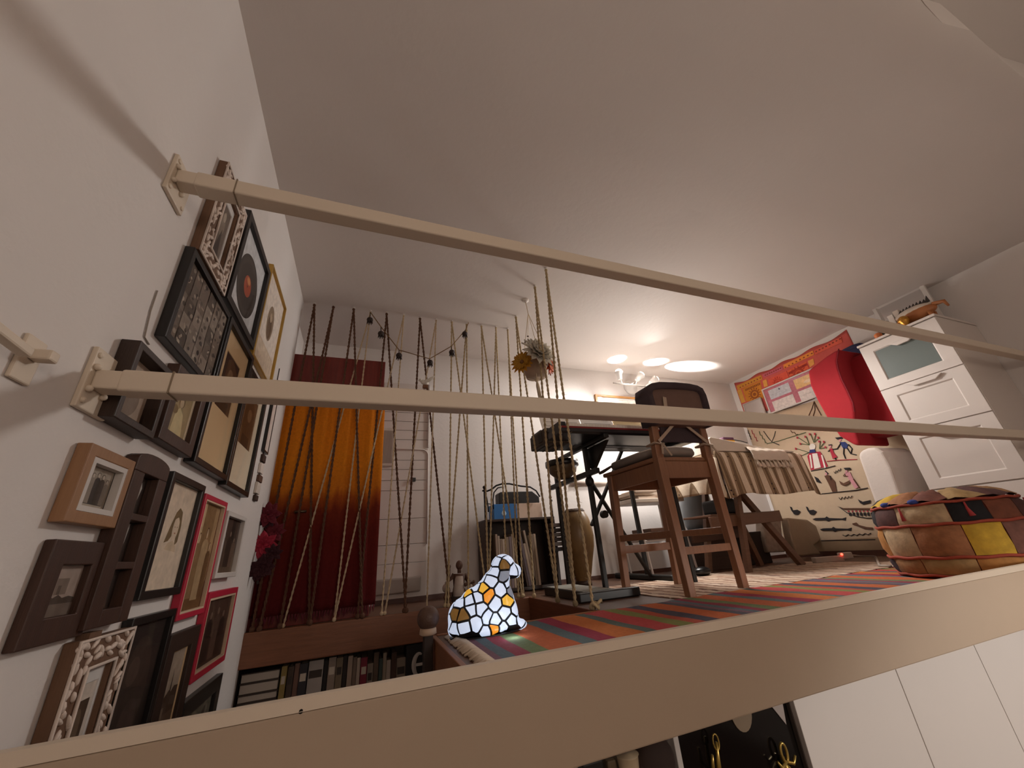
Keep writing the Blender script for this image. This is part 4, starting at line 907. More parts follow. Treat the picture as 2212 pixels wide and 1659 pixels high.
zig = ramp_mat('zigzag_weave', steps([('cbb29b', .05), ('8a6a5a', .03), ('d2bda8', .045), ('7a5a50', .02), ('c3a993', .05), ('9a7a68', .03)]), 'X', .30, 0, .95, True, .25, .10, .9, bscale=140)
t = thing('woven_rug', 'pale brown woven rug with dark zigzag bands under the stool and table', 'rug', (2.3, 1.0, FZ))
slab('weave', 2.40, 4.95, 1.0, 2.0, FZ + .0005, .006, zig, t, None)

# stained-glass dog lamp
def dog():
    ax = 1.0; x0, y0, z0 = ax, .86, FZ + .0135; k = 1.0
    parts = [((.066, 0, .07), (.066, .066, .076)), ((.125, 0, .10), (.078, .067, .084)), ((.175, 0, .11), (.075, .067, .10)), ((.235, 0, .10), (.075, .068, .112)), ((.222, 0, .175), (.068, .06, .075)), ((.246, 0, .22), (.05, .053, .06)),
             ((.266, 0, .262), (.056, .055, .050)), ((.315, 0, .234), (.04, .037, .035)), ((.255, .05, .235), (.026, .017, .058)), ((.255, -.05, .235), (.026, .017, .058)),
             ((.272, -.044, .06), (.037, .031, .08)), ((.272, .044, .06), (.037, .031, .08)), ((.30, -.044, .02), (.05, .031, .023)), ((.30, .044, .02), (.05, .031, .023)), ((.085, -.055, .05), (.068, .034, .056)), ((.085, .055, .05), (.068, .034, .056)), ((.15, -.056, .018), (.10, .03, .022)), ((.15, .056, .018), (.10, .03, .022)), ((.035, 0, .03), (.036, .045, .034))]
    b = MB()
    for c, r_ in parts: b.ball(Vector(c), r_, 20, 14)
    me = bpy.data.meshes.new('dog_hull'); b.bm.to_mesh(me); b.bm.free(); o = bpy.data.objects.new('dog_hull', me); COL.objects.link(o)
    m = o.modifiers.new('r', 'REMESH'); m.mode = 'VOXEL'; m.voxel_size = .006
    m = o.modifiers.new('s', 'SMOOTH'); m.iterations = 10; m.factor = .5
    m = o.modifiers.new('d', 'DECIMATE'); m.ratio = .22
    dg = bpy.context.evaluated_depsgraph_get(); hull = bpy.data.meshes.new_from_object(o.evaluated_get(dg)); bpy.data.objects.remove(o)
    bm = bmesh.new(); bm.from_mesh(hull); bmesh.ops.triangulate(bm, faces=bm.faces)
    zmin = min(v.co.z for v in bm.verts)
    for v in bm.verts: v.co.z = max(v.co.z, .001)
    off = Vector((x0, y0, z0))
    t = thing('dog_lamp', 'glowing stained-glass lamp shaped like a sitting dog, on the striped rug', 'lamp', (x0 + .17, y0, FZ))
    V = [v.co.copy() for v in bm.verts]; NRM = {}
    # farthest-point seeds
    rr = random.Random(4); seeds = [V[rr.randrange(len(V))]]; dist = [(v - seeds[0]).length for v in V]
    while len(seeds) < 105:
        i = max(range(len(V)), key=lambda q: dist[q] * (1.0 + .35 * ((q * 7919) % 97) / 97)); s = V[i]; seeds.append(s)
        for q, v in enumerate(V):
            d = (v - s).length
            if d < dist[q]: dist[q] = d
    bm.normal_update()
    # lead body
    lead = bm.copy(); b = MB(); b.bm.free(); b.bm = lead
    for v in lead.verts: v.co = v.co - v.normal * .0015 + off
    b.build('lead_frame', mat('lead', '14100f', .5, .3), t, smooth=True)
    WHT = mat('pane_white', 'dfe8f5', .25, 0, .06, 9, emit=.45, ecol='c9d8f2'); YEL = mat('pane_yellow', 'e2b345', .25, 0, .1, 9, emit=.5, ecol='dba63a'); AMB = mat('pane_amber', 'e8962e', .25, 0, .1, 9, emit=.5, ecol='e08a28'); BRN = mat('pane_brown', '8c6a3a', .25, 0, .2, 9, emit=.2, ecol='8a6430'); GRY = mat('pane_grey', '9fa6b4', .25, 0, .1, 9, emit=.2, ecol='98a2b6')
    cent = [(f, f.calc_center_median(), f.normal.copy()) for f in bm.faces]
    spots = [((.05, -.05, .085), .036, BRN), ((.045, 0, .12), .026, BRN), ((.165, -.06, .185), .03, YEL), ((.185, -.06, .15), .022, AMB), ((.15, -.02, .19), .024, YEL), ((.24, -.07, .115), .024, YEL), ((.165, -.08, .03), .024, YEL), ((.185, -.08, .03), .016, AMB), ((.25, -.05, .285), .024, BRN), ((.275, -.03, .31), .02, YEL), ((.055, -.09, .015), .02, YEL), ((.17, .06, .18), .03, YEL), ((.08, .07, .09), .03, BRN), ((.315, 0, .25), .02, GRY), ((.10, -.02, .16), .022, YEL)]
    for s in seeds:
        near = sorted((o_ for o_ in seeds if 1e-6 < (o_ - s).length < .11), key=lambda o_: (o_ - s).length)[:22]
        fs = [f for f, c, n in cent if (c - s).length < .07]
        if not fs: continue
        pb = bmesh.new(); mp = {}
        for f in fs:
            vs = []
            for v in f.verts:
                if v not in mp: mp[v] = pb.verts.new(v.co)
                vs.append(mp[v])
            try: pb.faces.new(vs)
            except ValueError: pass
        for o_ in near:
            n = (o_ - s); L = n.length; n = n / L
            if not pb.faces: break
            bmesh.ops.bisect_plane(pb, geom=pb.verts[:] + pb.edges[:] + pb.faces[:], plane_co=s.lerp(o_, .5) - n * .0044, plane_no=n, clear_outer=True)
        if len(pb.faces) < 1: pb.free(); continue
        pb.normal_update()
        # keep only the patch joined to the seed
        st = min(pb.faces, key=lambda f: (f.calc_center_median() - s).length); seen = {st}; q = [st]
        while q:
            f = q.pop()
            for e in f.edges:
                for g in e.link_faces:
                    if g not in seen: seen.add(g); q.append(g)
        bmesh.ops.delete(pb, geom=[f for f in pb.faces if f not in seen], context='FACES')
        c = sum((f.calc_center_median() for f in pb.faces), Vector()) / len(pb.faces)
        an = sum((f.normal * f.calc_area() for f in pb.faces), Vector()).normalized()
        if an.z < -.75 or sum(f.calc_area() for f in pb.faces) < 2.5e-5: pb.free(); continue
        bmesh.ops.dissolve_limit(pb, angle_limit=.12, verts=pb.verts[:], edges=pb.edges[:])
        ext = bmesh.ops.extrude_face_region(pb, geom=pb.faces[:])
        for v in [g for g in ext['geom'] if isinstance(g, bmesh.types.BMVert)]: v.co += an * .0022
        m = WHT
        for sc_, rad, mm in spots:
            if (c - Vector(sc_)).length < rad: m = mm
        if m is WHT and rr.random() < .08: m = GRY
        for v in pb.verts: v.co += off
        q_ = MB(); q_.bm.free(); q_.bm = pb; q_.build('glass_pane', m, t)
    bm.free()
    MB().ball(Vector((.353, 0, .24)) + off, (.011, .013, .010), 10, 7).build('nose', BLACK, t, smooth=True)
    b = MB(); b.prism([Vector((x, y, FZ + .009)) + Vector((ax, y0, 0)) for x, y in [(.17 + .165 * math.cos(2 * PI * i / 32), .085 * math.sin(2 * PI * i / 32)) for i in range(32)]], (0, 0, .005)); b.build('base', BLACK, t)
    lamp('dog_glow', 'POINT', (ax + .24, y0 - .17, FZ + .035), .14, (.80, .88, 1.0), .03)
dog()

# ---------------------------------------------------------------- white folding stool with papers, chest and jug behind the bar stool
WMET = mat('white_tube', 'd3c9c2', .35); WTOP = wood('white_board', 'c9bcae', 'b3a494', 0, .5, 6)
t = thing('step_stool', 'white tube-legged stool with a pale board top, seen between the legs of the bar stool', 'stool', (3.45, 2.42, FZ))
MB().box((3.13, 2.24, .595), (3.80, 2.60, .632)).build('top', WTOP, t, bevel=.004)
for x in (3.18, 3.72):
    b = MB(); b.tube([(x, 2.28, .595), (x + .02, 2.26, .3), (x + .04, 2.25, FZ + .03), (x + .05, 2.28, FZ + .012), (x + .05, 2.56, FZ + .012), (x + .04, 2.59, FZ + .03), (x + .02, 2.58, .3), (x, 2.55, .595)], .011, 8); b.build('leg_frame', WMET, t, smooth=True)
MB().tube([(3.2, 2.265, .235), (3.75, 2.265, .235)], .008, 8).build('stretcher', WMET, t, smooth=True)
MB().tube([(3.2, 2.575, .235), (3.75, 2.575, .235)], .008, 8).build('stretcher', WMET, t, smooth=True)
r = random.Random(6); z = .6325
for i in range(5):
    M = Matrix.Rotation(r.uniform(-.12, .12), 3, 'Z'); h_ = r.uniform(.012, .024)
    b = MB(); b.obox((3.47 + r.uniform(-.04, .04), 2.42, z + h_ / 2), (r.uniform(.44, .58), .28, h_ - .0008), M)
    tag(b.build('magazine', mat('mag_%d' % i, ('b5a292', 'a08b78', 'c2b1a0', '8f7b69', 'b9a897')[i], .7, 0, .1, 14), bevel=.002), '%s magazine from the bottom in the pile on the white tube stool' % ORD[i], 'magazine', 'magazines on the white stool'); z += h_
t = thing('wall_clock', 'round white dial leaning against the wall behind the magazine pile', 'clock', (3.1, 2.68, .62)); del t['label']; t['label'] = 'round white dial standing behind the magazine pile on the white stool'
pc_ = Vector((3.2, 2.585, .6325 + .07)); M = Matrix.Rotation(PI / 2 - .3, 3, 'X')
MB().lathe([(.001, 0), (.07, 0), (.075, .008), (.07, .016), (.06, .012), (.001, .012)], pc_, 28, M).build('dial', mat('dial_white', 'd8d2cc', .4), t, smooth=True)
MB().lathe([(.03, .013), (.033, .013), (.033, .0145), (.03, .0145)], pc_, 24, M, cap=False).build('dial_ring', mat('dial_red', 'b06058', .6), t)
z = .2435
for i in range(3):
    b = MB(); b.box((3.24 + .03 * i, 2.25, z), (3.74 - .04 * i, 2.56, z + .034)); tag(b.build('book', mat('brown_book_%d' % i, ('6b4a35', '8a6a52', '5b3f2f')[i], .6, 0, .15, 12), bevel=.004), ('large brown book lowest on the rungs of the white stool', 'large tan book in the middle of the pile on the rungs of the white stool', 'dark brown book on top of the pile on the rungs of the white stool')[i], 'book', 'books on the rungs of the white stool'); z += .0345
t = thing('chest', 'dark brown wooden chest on the floor between the bar stool and the table', 'chest', (4.12, 2.42, FZ))
CH = wood('chest_wood', '4a2f20', '2e1c12', 0, .55, 8)
MB().box((3.92, 2.25, FZ), (4.38, 2.62, .26)).build('body', CH, t, bevel=.006); MB().box((3.905, 2.235, .26), (4.395, 2.635, .30)).build('lid', CH, t, bevel=.006)
tag(MB().lathe([(.001, .3), (.14, .3), (.165, .36), (.17, .55), (.155, .72), (.11, .82), (.10, .86), (.085, .86), (.09, .8), (.001, .78)], (4.12, 2.42, 0), 32).build('jar', mat('jar_grey', '8f979e', .35, 0, .08, 5), smooth=True), 'tall grey-blue jar standing on the dark chest behind the bar stool', 'jar')
b = MB(); pz_ = at(1300, 1044, Y=BY).z; b.tube([(2.75, BY - .018, pz_), (3.05, BY - .018, pz_), (3.08, BY - .03, pz_), (3.16, BY - .03, pz_), (3.19, BY - .018, pz_), (5.2, BY - .018, pz_)], .022, 10); struct(b.build('trim_6', mat('pipe_paint', 'bfaea2', .5), smooth=True))

# ---------------------------------------------------------------- table with the striped cloth
TW = wood('trestle_wood', '7d5840', '5c3d2b', 0, .5, 8)
t = thing('table', 'wooden trestle table under a striped cloth, by the right wall', 'table', (4.4, 1.98, FZ))
MB().box((3.74, 1.64, .935), (4.88, 2.34, .965)).build('tabletop', TW, t, bevel=.004)
a = at(1734, 1222, Z=FZ)
for x0, s in ((a.x, 1), (a.x - .02, -1)):
    y0 = 1.99 - s * (1.99 - a.y)
    MB().bar((x0, y0, FZ), (4.18, 1.99 - s * .06, .72), .06, .05, (0, 1, 0)).build('leg', TW, t, bevel=.004)
MB().bar((3.84, 1.74, FZ), (4.12, 1.80, .93), .05, .05, (0, 1, 0)).build('leg', TW, t, bevel=.004)
MB().bar((3.85, 2.2, FZ), (4.12, 2.17, .93), .05, .05, (0, 1, 0)).build('leg', TW, t, bevel=.004)
MB().bar((4.16, 1.99, .70), (4.19, 1.99, .935), .08, .12, (0, 1, 0)).build('block', TW, t, bevel=.004)
p, q = at(1566, 1120, Y=1.78), at(1690, 1108, Y=1.78)
MB().bar((3.62, 1.80, .345), (4.55, 1.80, .37), .03, .10).build('stretcher', TW, t, bevel=.004)
MB().bar((3.70, 2.16, .24), (4.45, 2.16, .26), .03, .12).build('stretcher', wood('trestle_dark', '5c3a28', '422818', 0, .5, 8), t, bevel=.004)
tc_st = []
for i in range(9): tc_st += [('dcc7ae', .05), ('80674d', .015), ('6a543f', .04), ('8d7558', .02)]
def cloth_pattern():
    m = ramp_mat('striped_cloth', steps([('e2d0b9', .06), ('8b735a', .008), ('a78e72', .014), ('806a54', .03), ('a78e72', .014), ('8b735a', .008)]), 'X', .133, 0, .9, True, .12, 0, .5, bscale=220)
    nt = m.node_tree; b_ = nt.nodes['Principled BSDF']; src = b_.inputs['Base Color'].links[0].from_socket
    tc = nt.nodes.new('ShaderNodeTexCoord'); vo = nt.nodes.new('ShaderNodeTexVoronoi'); vo.inputs['Scale'].default_value = 22; vo.inputs['Randomness'].default_value = .25
    nt.links.new(tc.outputs['Object'], vo.inputs['Vector'])
    lt = nt.nodes.new('ShaderNodeMath'); lt.operation = 'LESS_THAN'; lt.inputs[1].default_value = .17; nt.links.new(vo.outputs['Distance'], lt.inputs[0])
    cr = [n for n in nt.nodes if n.type == 'VALTORGB'][0]; bw = nt.nodes.new('ShaderNodeRGBToBW'); nt.links.new(cr.outputs[0], bw.inputs[0])
    l2 = nt.nodes.new('ShaderNodeMath'); l2.operation = 'LESS_THAN'; l2.inputs[1].default_value = .32; nt.links.new(bw.outputs[0], l2.inputs[0])
    mu = nt.nodes.new('ShaderNodeMath'); mu.operation = 'MULTIPLY'; nt.links.new(lt.outputs[0], mu.inputs[0]); nt.links.new(l2.outputs[0], mu.inputs[1])
    mx = nt.nodes.new('ShaderNodeMix'); mx.data_type = 'RGBA'; mx.inputs['B'].default_value = lin('3a2f33') + (1,)
    nt.links.new(mu.outputs[0], mx.inputs['Factor']); nt.links.new(src, mx.inputs['A']); nt.links.new(mx.outputs['Result'], b_.inputs['Base Color']); return m
STRC = cloth_pattern()
t = thing('tablecloth', 'cream and brown striped cloth draped over the table, hanging in front', 'tablecloth', (4.3, 1.6, .55))
def tcf(u, v):
    L = [(2.36, .972), (1.63, .972), (1.612, .955), (1.60, .90), (1.595, .56)]
    d = [0, .73, .76, .81, 1.16]; s = v * d[-1]
    for k in range(4):
        if s <= d[k + 1] + 1e-9:
            f = (s - d[k]) / (d[k + 1] - d[k]); y = L[k][0] + (L[k + 1][0] - L[k][0]) * f; z = L[k][1] + (L[k + 1][1] - L[k][1]) * f; break
    hang = max(0, (v - .64) / .36); x = 3.705 + 1.19 * u
    x += hang * (.06 * (u - .3)); z += hang * hang * (-.03 * math.exp(-(u / .12) ** 2) + .012 * math.sin(u * 9)) ; y -= hang * .022 * (1 + math.sin(u * 30 + 1.5 * math.sin(u * 7)))
    if u > .93: z -= (u - .93) * .5 * (1 if v > .5 else 1) * hang
    return Vector((x, y, z))
MB().grid(tcf, 90, 44).build('cloth', STRC, t, smooth=True, solid=.003)
def side(u, v): return Vector((3.705 - .02 * math.sin(v * 3) - .015 * v * math.sin(u * 22), 2.36 - .76 * u, .972 - (.36 + .08 * u ** 6) * v))
MB().grid(side, 40, 16).build('side_drop', STRC, t, smooth=True, solid=.003)
FW_ = mat('folded_white', 'e0d3c4', .9, 0, .04, 12, .25, 60)
t = thing('folded_cloth', 'thick folded white cloth with a tasselled runner, lying on the striped tablecloth', 'cloth', (4.2, 1.9, .975))
b = MB()
def wedge(u, v):
    x = 3.71 + 1.1 * u; h_ = .125 * (1 - u) ** 1.0 + .012
    return (x, h_)
b.prism([Vector((x, 1.62, z)) for x, z in ((3.70, .976), (4.84, .976), (4.83, .99), (4.4, 1.02), (4.0, 1.075), (3.72, 1.115), (3.70, 1.10))], (0, .6, 0)); b.build('folds', FW_, t, bevel=.012, seg=3)
RUN = mat('runner', 'dccbb9', .9, 0, .05, 30, .3, 120)
def runf(u, v):
    L = [(1.9, 1.03), (1.60, 1.0), (1.573, .975), (1.562, .935), (1.556, .875)]
    k = min(3, int(v * 4)); f = v * 4 - k; y = L[k][0] + (L[k + 1][0] - L[k][0]) * f; z = L[k][1] + (L[k + 1][1] - L[k][1]) * f
    return Vector((4.13 + .5 * u, y, z + .004 * math.sin(u * 25) - .0 + (.03 * (.5 - u) if v < .3 else 0)))
MB().grid(runf, 30, 16).build('runner', RUN, t, smooth=True, solid=.004)
for i in range(9):
    p = runf((i + .5) / 9, 1.0); b = MB(); b.tube([p, p + Vector((0, -.003, -.012)), p + Vector((.006, -.004, -.03)), p + Vector((.012, -.004, -.07))], [.006, .004, .013, .02], 8); b.build('tassel', RUN, t, smooth=True)
c = at(1566, 938, Y=1.72); c.z = max(c.z, 1.09)
t = thing('pincushion', 'small purple and yellow rounded object with a thin cord on the folded white cloth', 'ornament', (c.x, 1.72, 1.09))
MB().box((c.x - .08, 1.69, 1.09), (c.x + .08, 1.75, 1.115)).build('lower_half', mat('small_yellow', 'd9a23c', .6), t, bevel=.012, seg=3)
MB().box((c.x - .075, 1.69, 1.115), (c.x + .075, 1.75, 1.142)).build('upper_half', mat('small_purple', '5a2f4a', .6), t, bevel=.012, seg=3)
MB().tube([(c.x + .08, 1.71, 1.12), (c.x + .14, 1.68, 1.10), (c.x + .2, 1.66, 1.075)], .005, 6).build('cord', BLACK, t, smooth=True)
# things under the table
tag(MB().box((3.86, 1.86, .419), (4.10, 2.1, .56)).build('bag', mat('bag_black', '1a1718', .6, 0, .2, 14), bevel=.03, seg=3), 'black bag on the wooden stretcher under the striped tablecloth', 'bag')
tag(B('shelf_board', (3.66, 1.815, .40), (4.44, 2.17, .418), TW, bevel=.003), 'wooden board under the table carrying the black bag', 'board')
def bundle(name, label, pts, y0, th, m, cat, seed):
    b = MB(); r = random.Random(seed); n = len(pts); P = [at(x, y, Y=y0) for x, y in pts]
    c = sum(P, Vector()) / n
    for P_ in P: P_.z = max(P_.z, FZ + .004)
    b.prism([Vector((p.x, y0, p.z)) for p in P], (0, th, 0)); o = b.build(name, m, bevel=.02, seg=3); tag(o, label, cat); return o
bundle('cloth_bundle', 'cream cloth bundle hanging beside the trestle leg, against the embroidered wall hanging', [(1702, 1118), (1745, 1122), (1768, 1138), (1778, 1150), (1772, 1168), (1760, 1178), (1776, 1197), (1722, 1202), (1712, 1170)], 2.25, .1, mat('bundle_cream', 'a08c76', .9, 0, .1, 8, .4, 30), 'cloth', 3)
bundle('cloth_sack', 'pale spotted cloth sack behind the trestle leg under the table', [(1650, 1110), (1672, 1104), (1688, 1115), (1690, 1150), (1700, 1192), (1660, 1194), (1652, 1160)], 2.3, .12, mat('sack_pale', '9c8a7c', .9, 0, .5, 16, .4, 40), 'sack', 4)
tag(B('box', (4.5, 2.35, FZ), (4.95, 2.62, .24), mat('box_dark', '231811', .8, 0, .2, 10), bevel=.006), 'dark box on the floor under the far end of the table', 'box')
tag(B('box', (4.02, 2.24 + .42, FZ), (4.42, 2.73, .2), mat('box_dark', '231811', .8), bevel=.006), 'dark low box against the back wall behind the chest', 'box')
b = MB(); cc = at(1517, 1237, Z=FZ + .03); b.ball((cc.x, cc.y, FZ + .04), (.09, .06, .04), 16, 10); tag(b.build('shoe', mat('shoe_black', '0f0d0d', .3), smooth=True), 'black rounded shoe-like object on the floor behind the bar stool', 'shoe')
# power strip and cable
p = at(1760, 1218, Z=FZ); q = at(1822, 1213, Z=FZ)
t = thing('power_strip', 'white power strip with a small red light, on the floor below the embroidered wall hanging', 'power strip', (p.x, p.y, FZ))
MB().bar((p.x, p.y, FZ + .03), (q.x, q.y, FZ + .03), .06, .05).build('body', mat('strip_white', 'b3a598', .5), t, bevel=.006)
MB().bar((q.x - .02, q.y, FZ + .05), (q.x + .09, q.y - .03, FZ + .05), .06, .06).build('plug', mat('strip_white', 'b3a598', .5), t, bevel=.008)
lc_ = at(1809, 1205, Y=q.y - .02); MB().ball((q.x - .03, q.y - .028, FZ + .066), .011, 10, 7).build('indicator', mat('led_red', 'ff4a3a', .4, emit=6, ecol='ff3a2a'), t, smooth=True)
tag(MB().tube([(q.x + .09, q.y - .03, FZ + .05), (q.x + .3, q.y - .12, FZ + .02), at(1900, 1222, Z=FZ + .014), at(1925, 1223, Z=FZ + .014)], .010, 7).build('power_cable', mat('cable_white', 'b5a698', .5), smooth=True), 'pale cable running over the floor from the power strip to the patchwork pouf', 'cable')

# ---------------------------------------------------------------- right wall
def rw(x, y, d=.0): return at(x, y, X=RX - d)
def z6(x, y): return (1560 + x / 7.373, 700 + y / 7.373)
NX = -VX_
t = thing('patchwork_hanging', 'orange and pink patchwork cloth pinned high on the right wall', 'wall hanging', (RX, 1.9, 1.74))
a, c = rw(1588, 832), rw(1831, 717)
def hang(u, v):
    y = a.y + (c.y - a.y) * u; z = 1.74 + (a.z - .0 - 1.74) * v + v * (.012 * math.cos(u * 2 * PI * 4) + .02 * (abs(2 * u - 1) ** 8))
    return Vector((RX - .006 - .004 * math.sin(u * 30), y, z))
MB().grid(hang, 60, 10).build('cloth', mat('hanging_base', 'c4574e', .9, 0, .12, 18, .3, 120), t, smooth=True, solid=.004)
def patch(pts, col, name='patch', d=.011, th=.004):
    P = [rw(*z6(x, y)) for x, y in pts]; b = MB(); b.prism([Vector((RX - d, p.y, p.z)) for p in P], (-th, 0, 0)); return b.build(name, mat('patch_' + col, col, .9, 0, .18, 40, .2, 120), t)
patch([(235, 985), (630, 812), (655, 880), (260, 1050)], 'c88a32'); patch([(650, 805), (965, 670), (985, 725), (680, 855)], 'bd5a6a'); patch([(985, 650), (1455, 425), (1475, 490), (1000, 712)], 'e08a3c'); patch([(1475, 425), (1900, 205), (1930, 290), (1490, 490)], 'd8604a')
patch([(330, 1030), (620, 905), (670, 1180), (400, 1235)], 'c07a22'); patch([(655, 905), (715, 880), (740, 985), (680, 1010)], 'd99a48'); patch([(745, 880), (1035, 750), (1085, 865), (770, 985)], 'd2553f'); patch([(1050, 745), (1350, 600), (1395, 710), (1090, 840)], 'd4603c'); patch([(1375, 590), (1465, 550), (1480, 640), (1410, 690)], 'dc9a50'); patch([(250, 1060), (310, 1035), (385, 1240), (320, 1260)], 'c99440')
def motif(cx, cy, s, col, m='sun_motif'):
    p = rw(*z6(cx, cy)); b = MB(); f = Matrix.Rotation(-PI / 2, 3, 'Y')
    b.lathe([(s * .5, .016), (s * .75, .016), (s * .75, .019), (s * .5, .019)], Vector((RX, p.y, p.z)), 24, f, cap=False); b.lathe([(.001, .016), (s * .28, .016), (s * .28, .02), (.001, .02)], Vector((RX, p.y, p.z)), 20, f)
    for i in range(14):
        an = 2 * PI * i / 14; d = Vector((0, math.cos(an), math.sin(an))); q = Vector((RX - .017, p.y, p.z)); b.bar(q + d * s * .82, q + d * s * 1.12, .012, .003, (1, 0, 0))
    b.build(m, mat('motif_' + col, col, .9), t)
motif(530, 1120, .085, '8a4a1e'); motif(900, 930, .07, 'c2412f'); motif(1235, 790, .09, 'a83a24')
def teeth(p0, p1, k, col):
    a, c = rw(*z6(*p0)), rw(*z6(*p1)); b = MB()
    for i in range(k):
        p = a.lerp(c, i / (k - 1)); b.box((RX - .018, p.y - .008, p.z - .03), (RX - .0152, p.y + .008, p.z))
    b.build('tooth_border', mat('motif_' + col, col, .9), t)['kind'] = 'stuff'
teeth((385, 1035), (600, 940), 10, '8a4a1e'); teeth((1075, 770), (1345, 630), 14, '9a2f22')
for i, (p0, p1) in enumerate((((300, 1010), (620, 860)), ((1020, 690), (1440, 470)), ((700, 815), (940, 705)), ((1510, 440), (1890, 240)))):
    a_, c_ = rw(*z6(*p0)), rw(*z6(*p1)); b = MB()
    for k in range(8):
        p = a_.lerp(c_, k / 7); b.ball((RX - .0155, p.y, p.z), (.002, .012, .009), 8, 5)
    b.build('dot_row', mat('motif_dot', '8a4030', .9), t)['kind'] = 'stuff'
# poster with four sheets
p0, p1 = rw(*z6(655, 1050)), rw(*z6(745, 1390)); y_r = 1.42
w_, h_ = p0.y - y_r, p0.z - p1.z + .05
frame('framed_poster', 'white framed pink poster with four pale printed sheets, behind the red chair back', (RX - .022, p0.y, p0.z - h_), -VY_, VZ_, NX, w_, h_, .02, .016, WHITEF,
      [('b9707c', rect(0, 0, 1, 1)), ('c3c3c8', rect(.07, .5, .42, .9)), ('e0b478', rect(.5, .5, .93, .9)), ('ddd2cc', rect(.07, .0, .42, .40)), ('e2d9d4', rect(.5, .0, .93, .40)), ('3a3f52', [(.24, .77), (.255, .86), (.27, .77)]), ('a9a9b2', rect(.1, .6, .38, .61)), ('a9a9b2', rect(.1, .66, .38, .67)), ('e6c79a', oval(.7, .66, .07, .06)), ('b5a9a4', rect(.1, .1, .3, .11)), ('b5a9a4', rect(.55, .2, .8, .21))], sink=.5)
# small mirror
m0, m1 = rw(1608, 874), rw(1656, 892)
t = thing('mirror', 'small silver-edged mirror below the corner of the orange patchwork hanging', 'mirror', (RX - .024, 2.5, m0.z - .28))
b = MB(); ring(b, Vector((RX - .024, m0.y, m0.z - .29)), -VY_, VZ_, NX, [(0, 0, .29, .29, 0), (0, 0, .29, .29, .02), (.014, .014, .276, .276, .02), (.014, .014, .276, .276, 0)]); b.build('rim', mat('silver_rim', 'b9b0a8', .3, .6), t, bevel=.002)
MB().box((RX - .036, m0.y - .276, m0.z - .276), (RX - .03, m0.y - .014, m0.z - .014)).build('mirror_glass', mat('mirror_glass', 'e4e4e4', .06, 1.0, .02, 3), t)
# embroidered hanging
EMB = mat('embroidery_ground', 'c0aa90', .95, 0, .06, 20, .3, 120)
t = thing('embroidered_hanging', 'large cream wall hanging embroidered with small figures, a boat and fish, on the right wall', 'wall hanging', (RX, 1.8, -.02))
e0, e1 = rw(1652, 896), rw(1757, 867)
def embf(u, v):
    y = 2.70 - 1.85 * u; top = e0.z + (e1.z - e0.z) * (2.38 - y) / .63
    return Vector((RX - .005 - .003 * math.sin(u * 17 + v * 5), y, .0 + (min(1.73, top)) * v))
MB().grid(embf, 40, 30).build('cloth', EMB, t, smooth=True, solid=.004)
MB().box((RX - .012, .85, -.045), (RX - .002, 2.7, .09)).build('lower_hem', mat('hem_dark', '9c8468', .95), t)
def z2(x, y): return (1450 + x / 3.686, 850 + y / 3.686)
THR = {k: mat('thread_' + k, c, .9) for k, c in dict(black='201a1c', red='a3283a', blue='2b3566', green='4c5c3c', brown='5a3a28', pink='c48a90', white='d8cfc4').items()}
def stitch(name, lines, col, r_=.0045):
    b = MB()
    for L in lines: b.tube([rw(*z2(x, y), d=.014) for x, y in L], r_, 5)
    return b.build(name, THR[col], t)
def shape(name, pts, col, d=.012):
    P = [rw(*z2(x, y)) for x, y in pts]; b = MB(); b.prism([Vector((RX - d, p.y, p.z)) for p in P], (-.004, 0, 0)); return b.build(name, THR[col], t)
def zig_(x0, y0, x1, y1, n, amp): return [(x0 + (x1 - x0) * i / n, y0 + (y1 - y0) * i / n + (amp if i % 2 else -amp)) for i in range(n + 1)]
stitch('embroidered_ground_line', [[(1240, 540), (1330, 530), (1480, 525)]], 'red'); stitch('embroidered_ground_line', [[(1112, 618), (1220, 598), (1305, 575)]], 'black'); stitch('embroidered_ground_line', [[(1195, 800), (1330, 785), (1470, 770), (1565, 752)]], 'black'); stitch('embroidered_ground_line', [[(1195, 1172), (1400, 1168), (1625, 1163)]], 'black')
stitch('embroidered_mountain', [[(770, 165), (960, 110), (1140, 40)], [(1095, 175), (1120, 120), (1138, 62), (1160, 110), (1195, 175)], [(1138, 70), (1145, 130), (1130, 180)], [(1150, 95), (1180, 150)]], 'brown')
stitch('embroidered_wave', [zig_(610, 300, 640, 370, 6, 8)], 'black'); stitch('embroidered_wave', [zig_(640, 300, 690, 385, 6, 9)], 'red'); stitch('embroidered_wave', [zig_(700, 310, 760, 400, 6, 9)], 'green'); stitch('embroidered_wave', [[(735, 300), (770, 350), (800, 385), (820, 340), (830, 300)], [(800, 385), (860, 410)]], 'black'); stitch('embroidered_wave', [[(760, 400), (850, 380), (960, 345), (1070, 310)]], 'green'); stitch('embroidered_wave', [zig_(950, 300, 1010, 330, 4, 6)], 'brown')
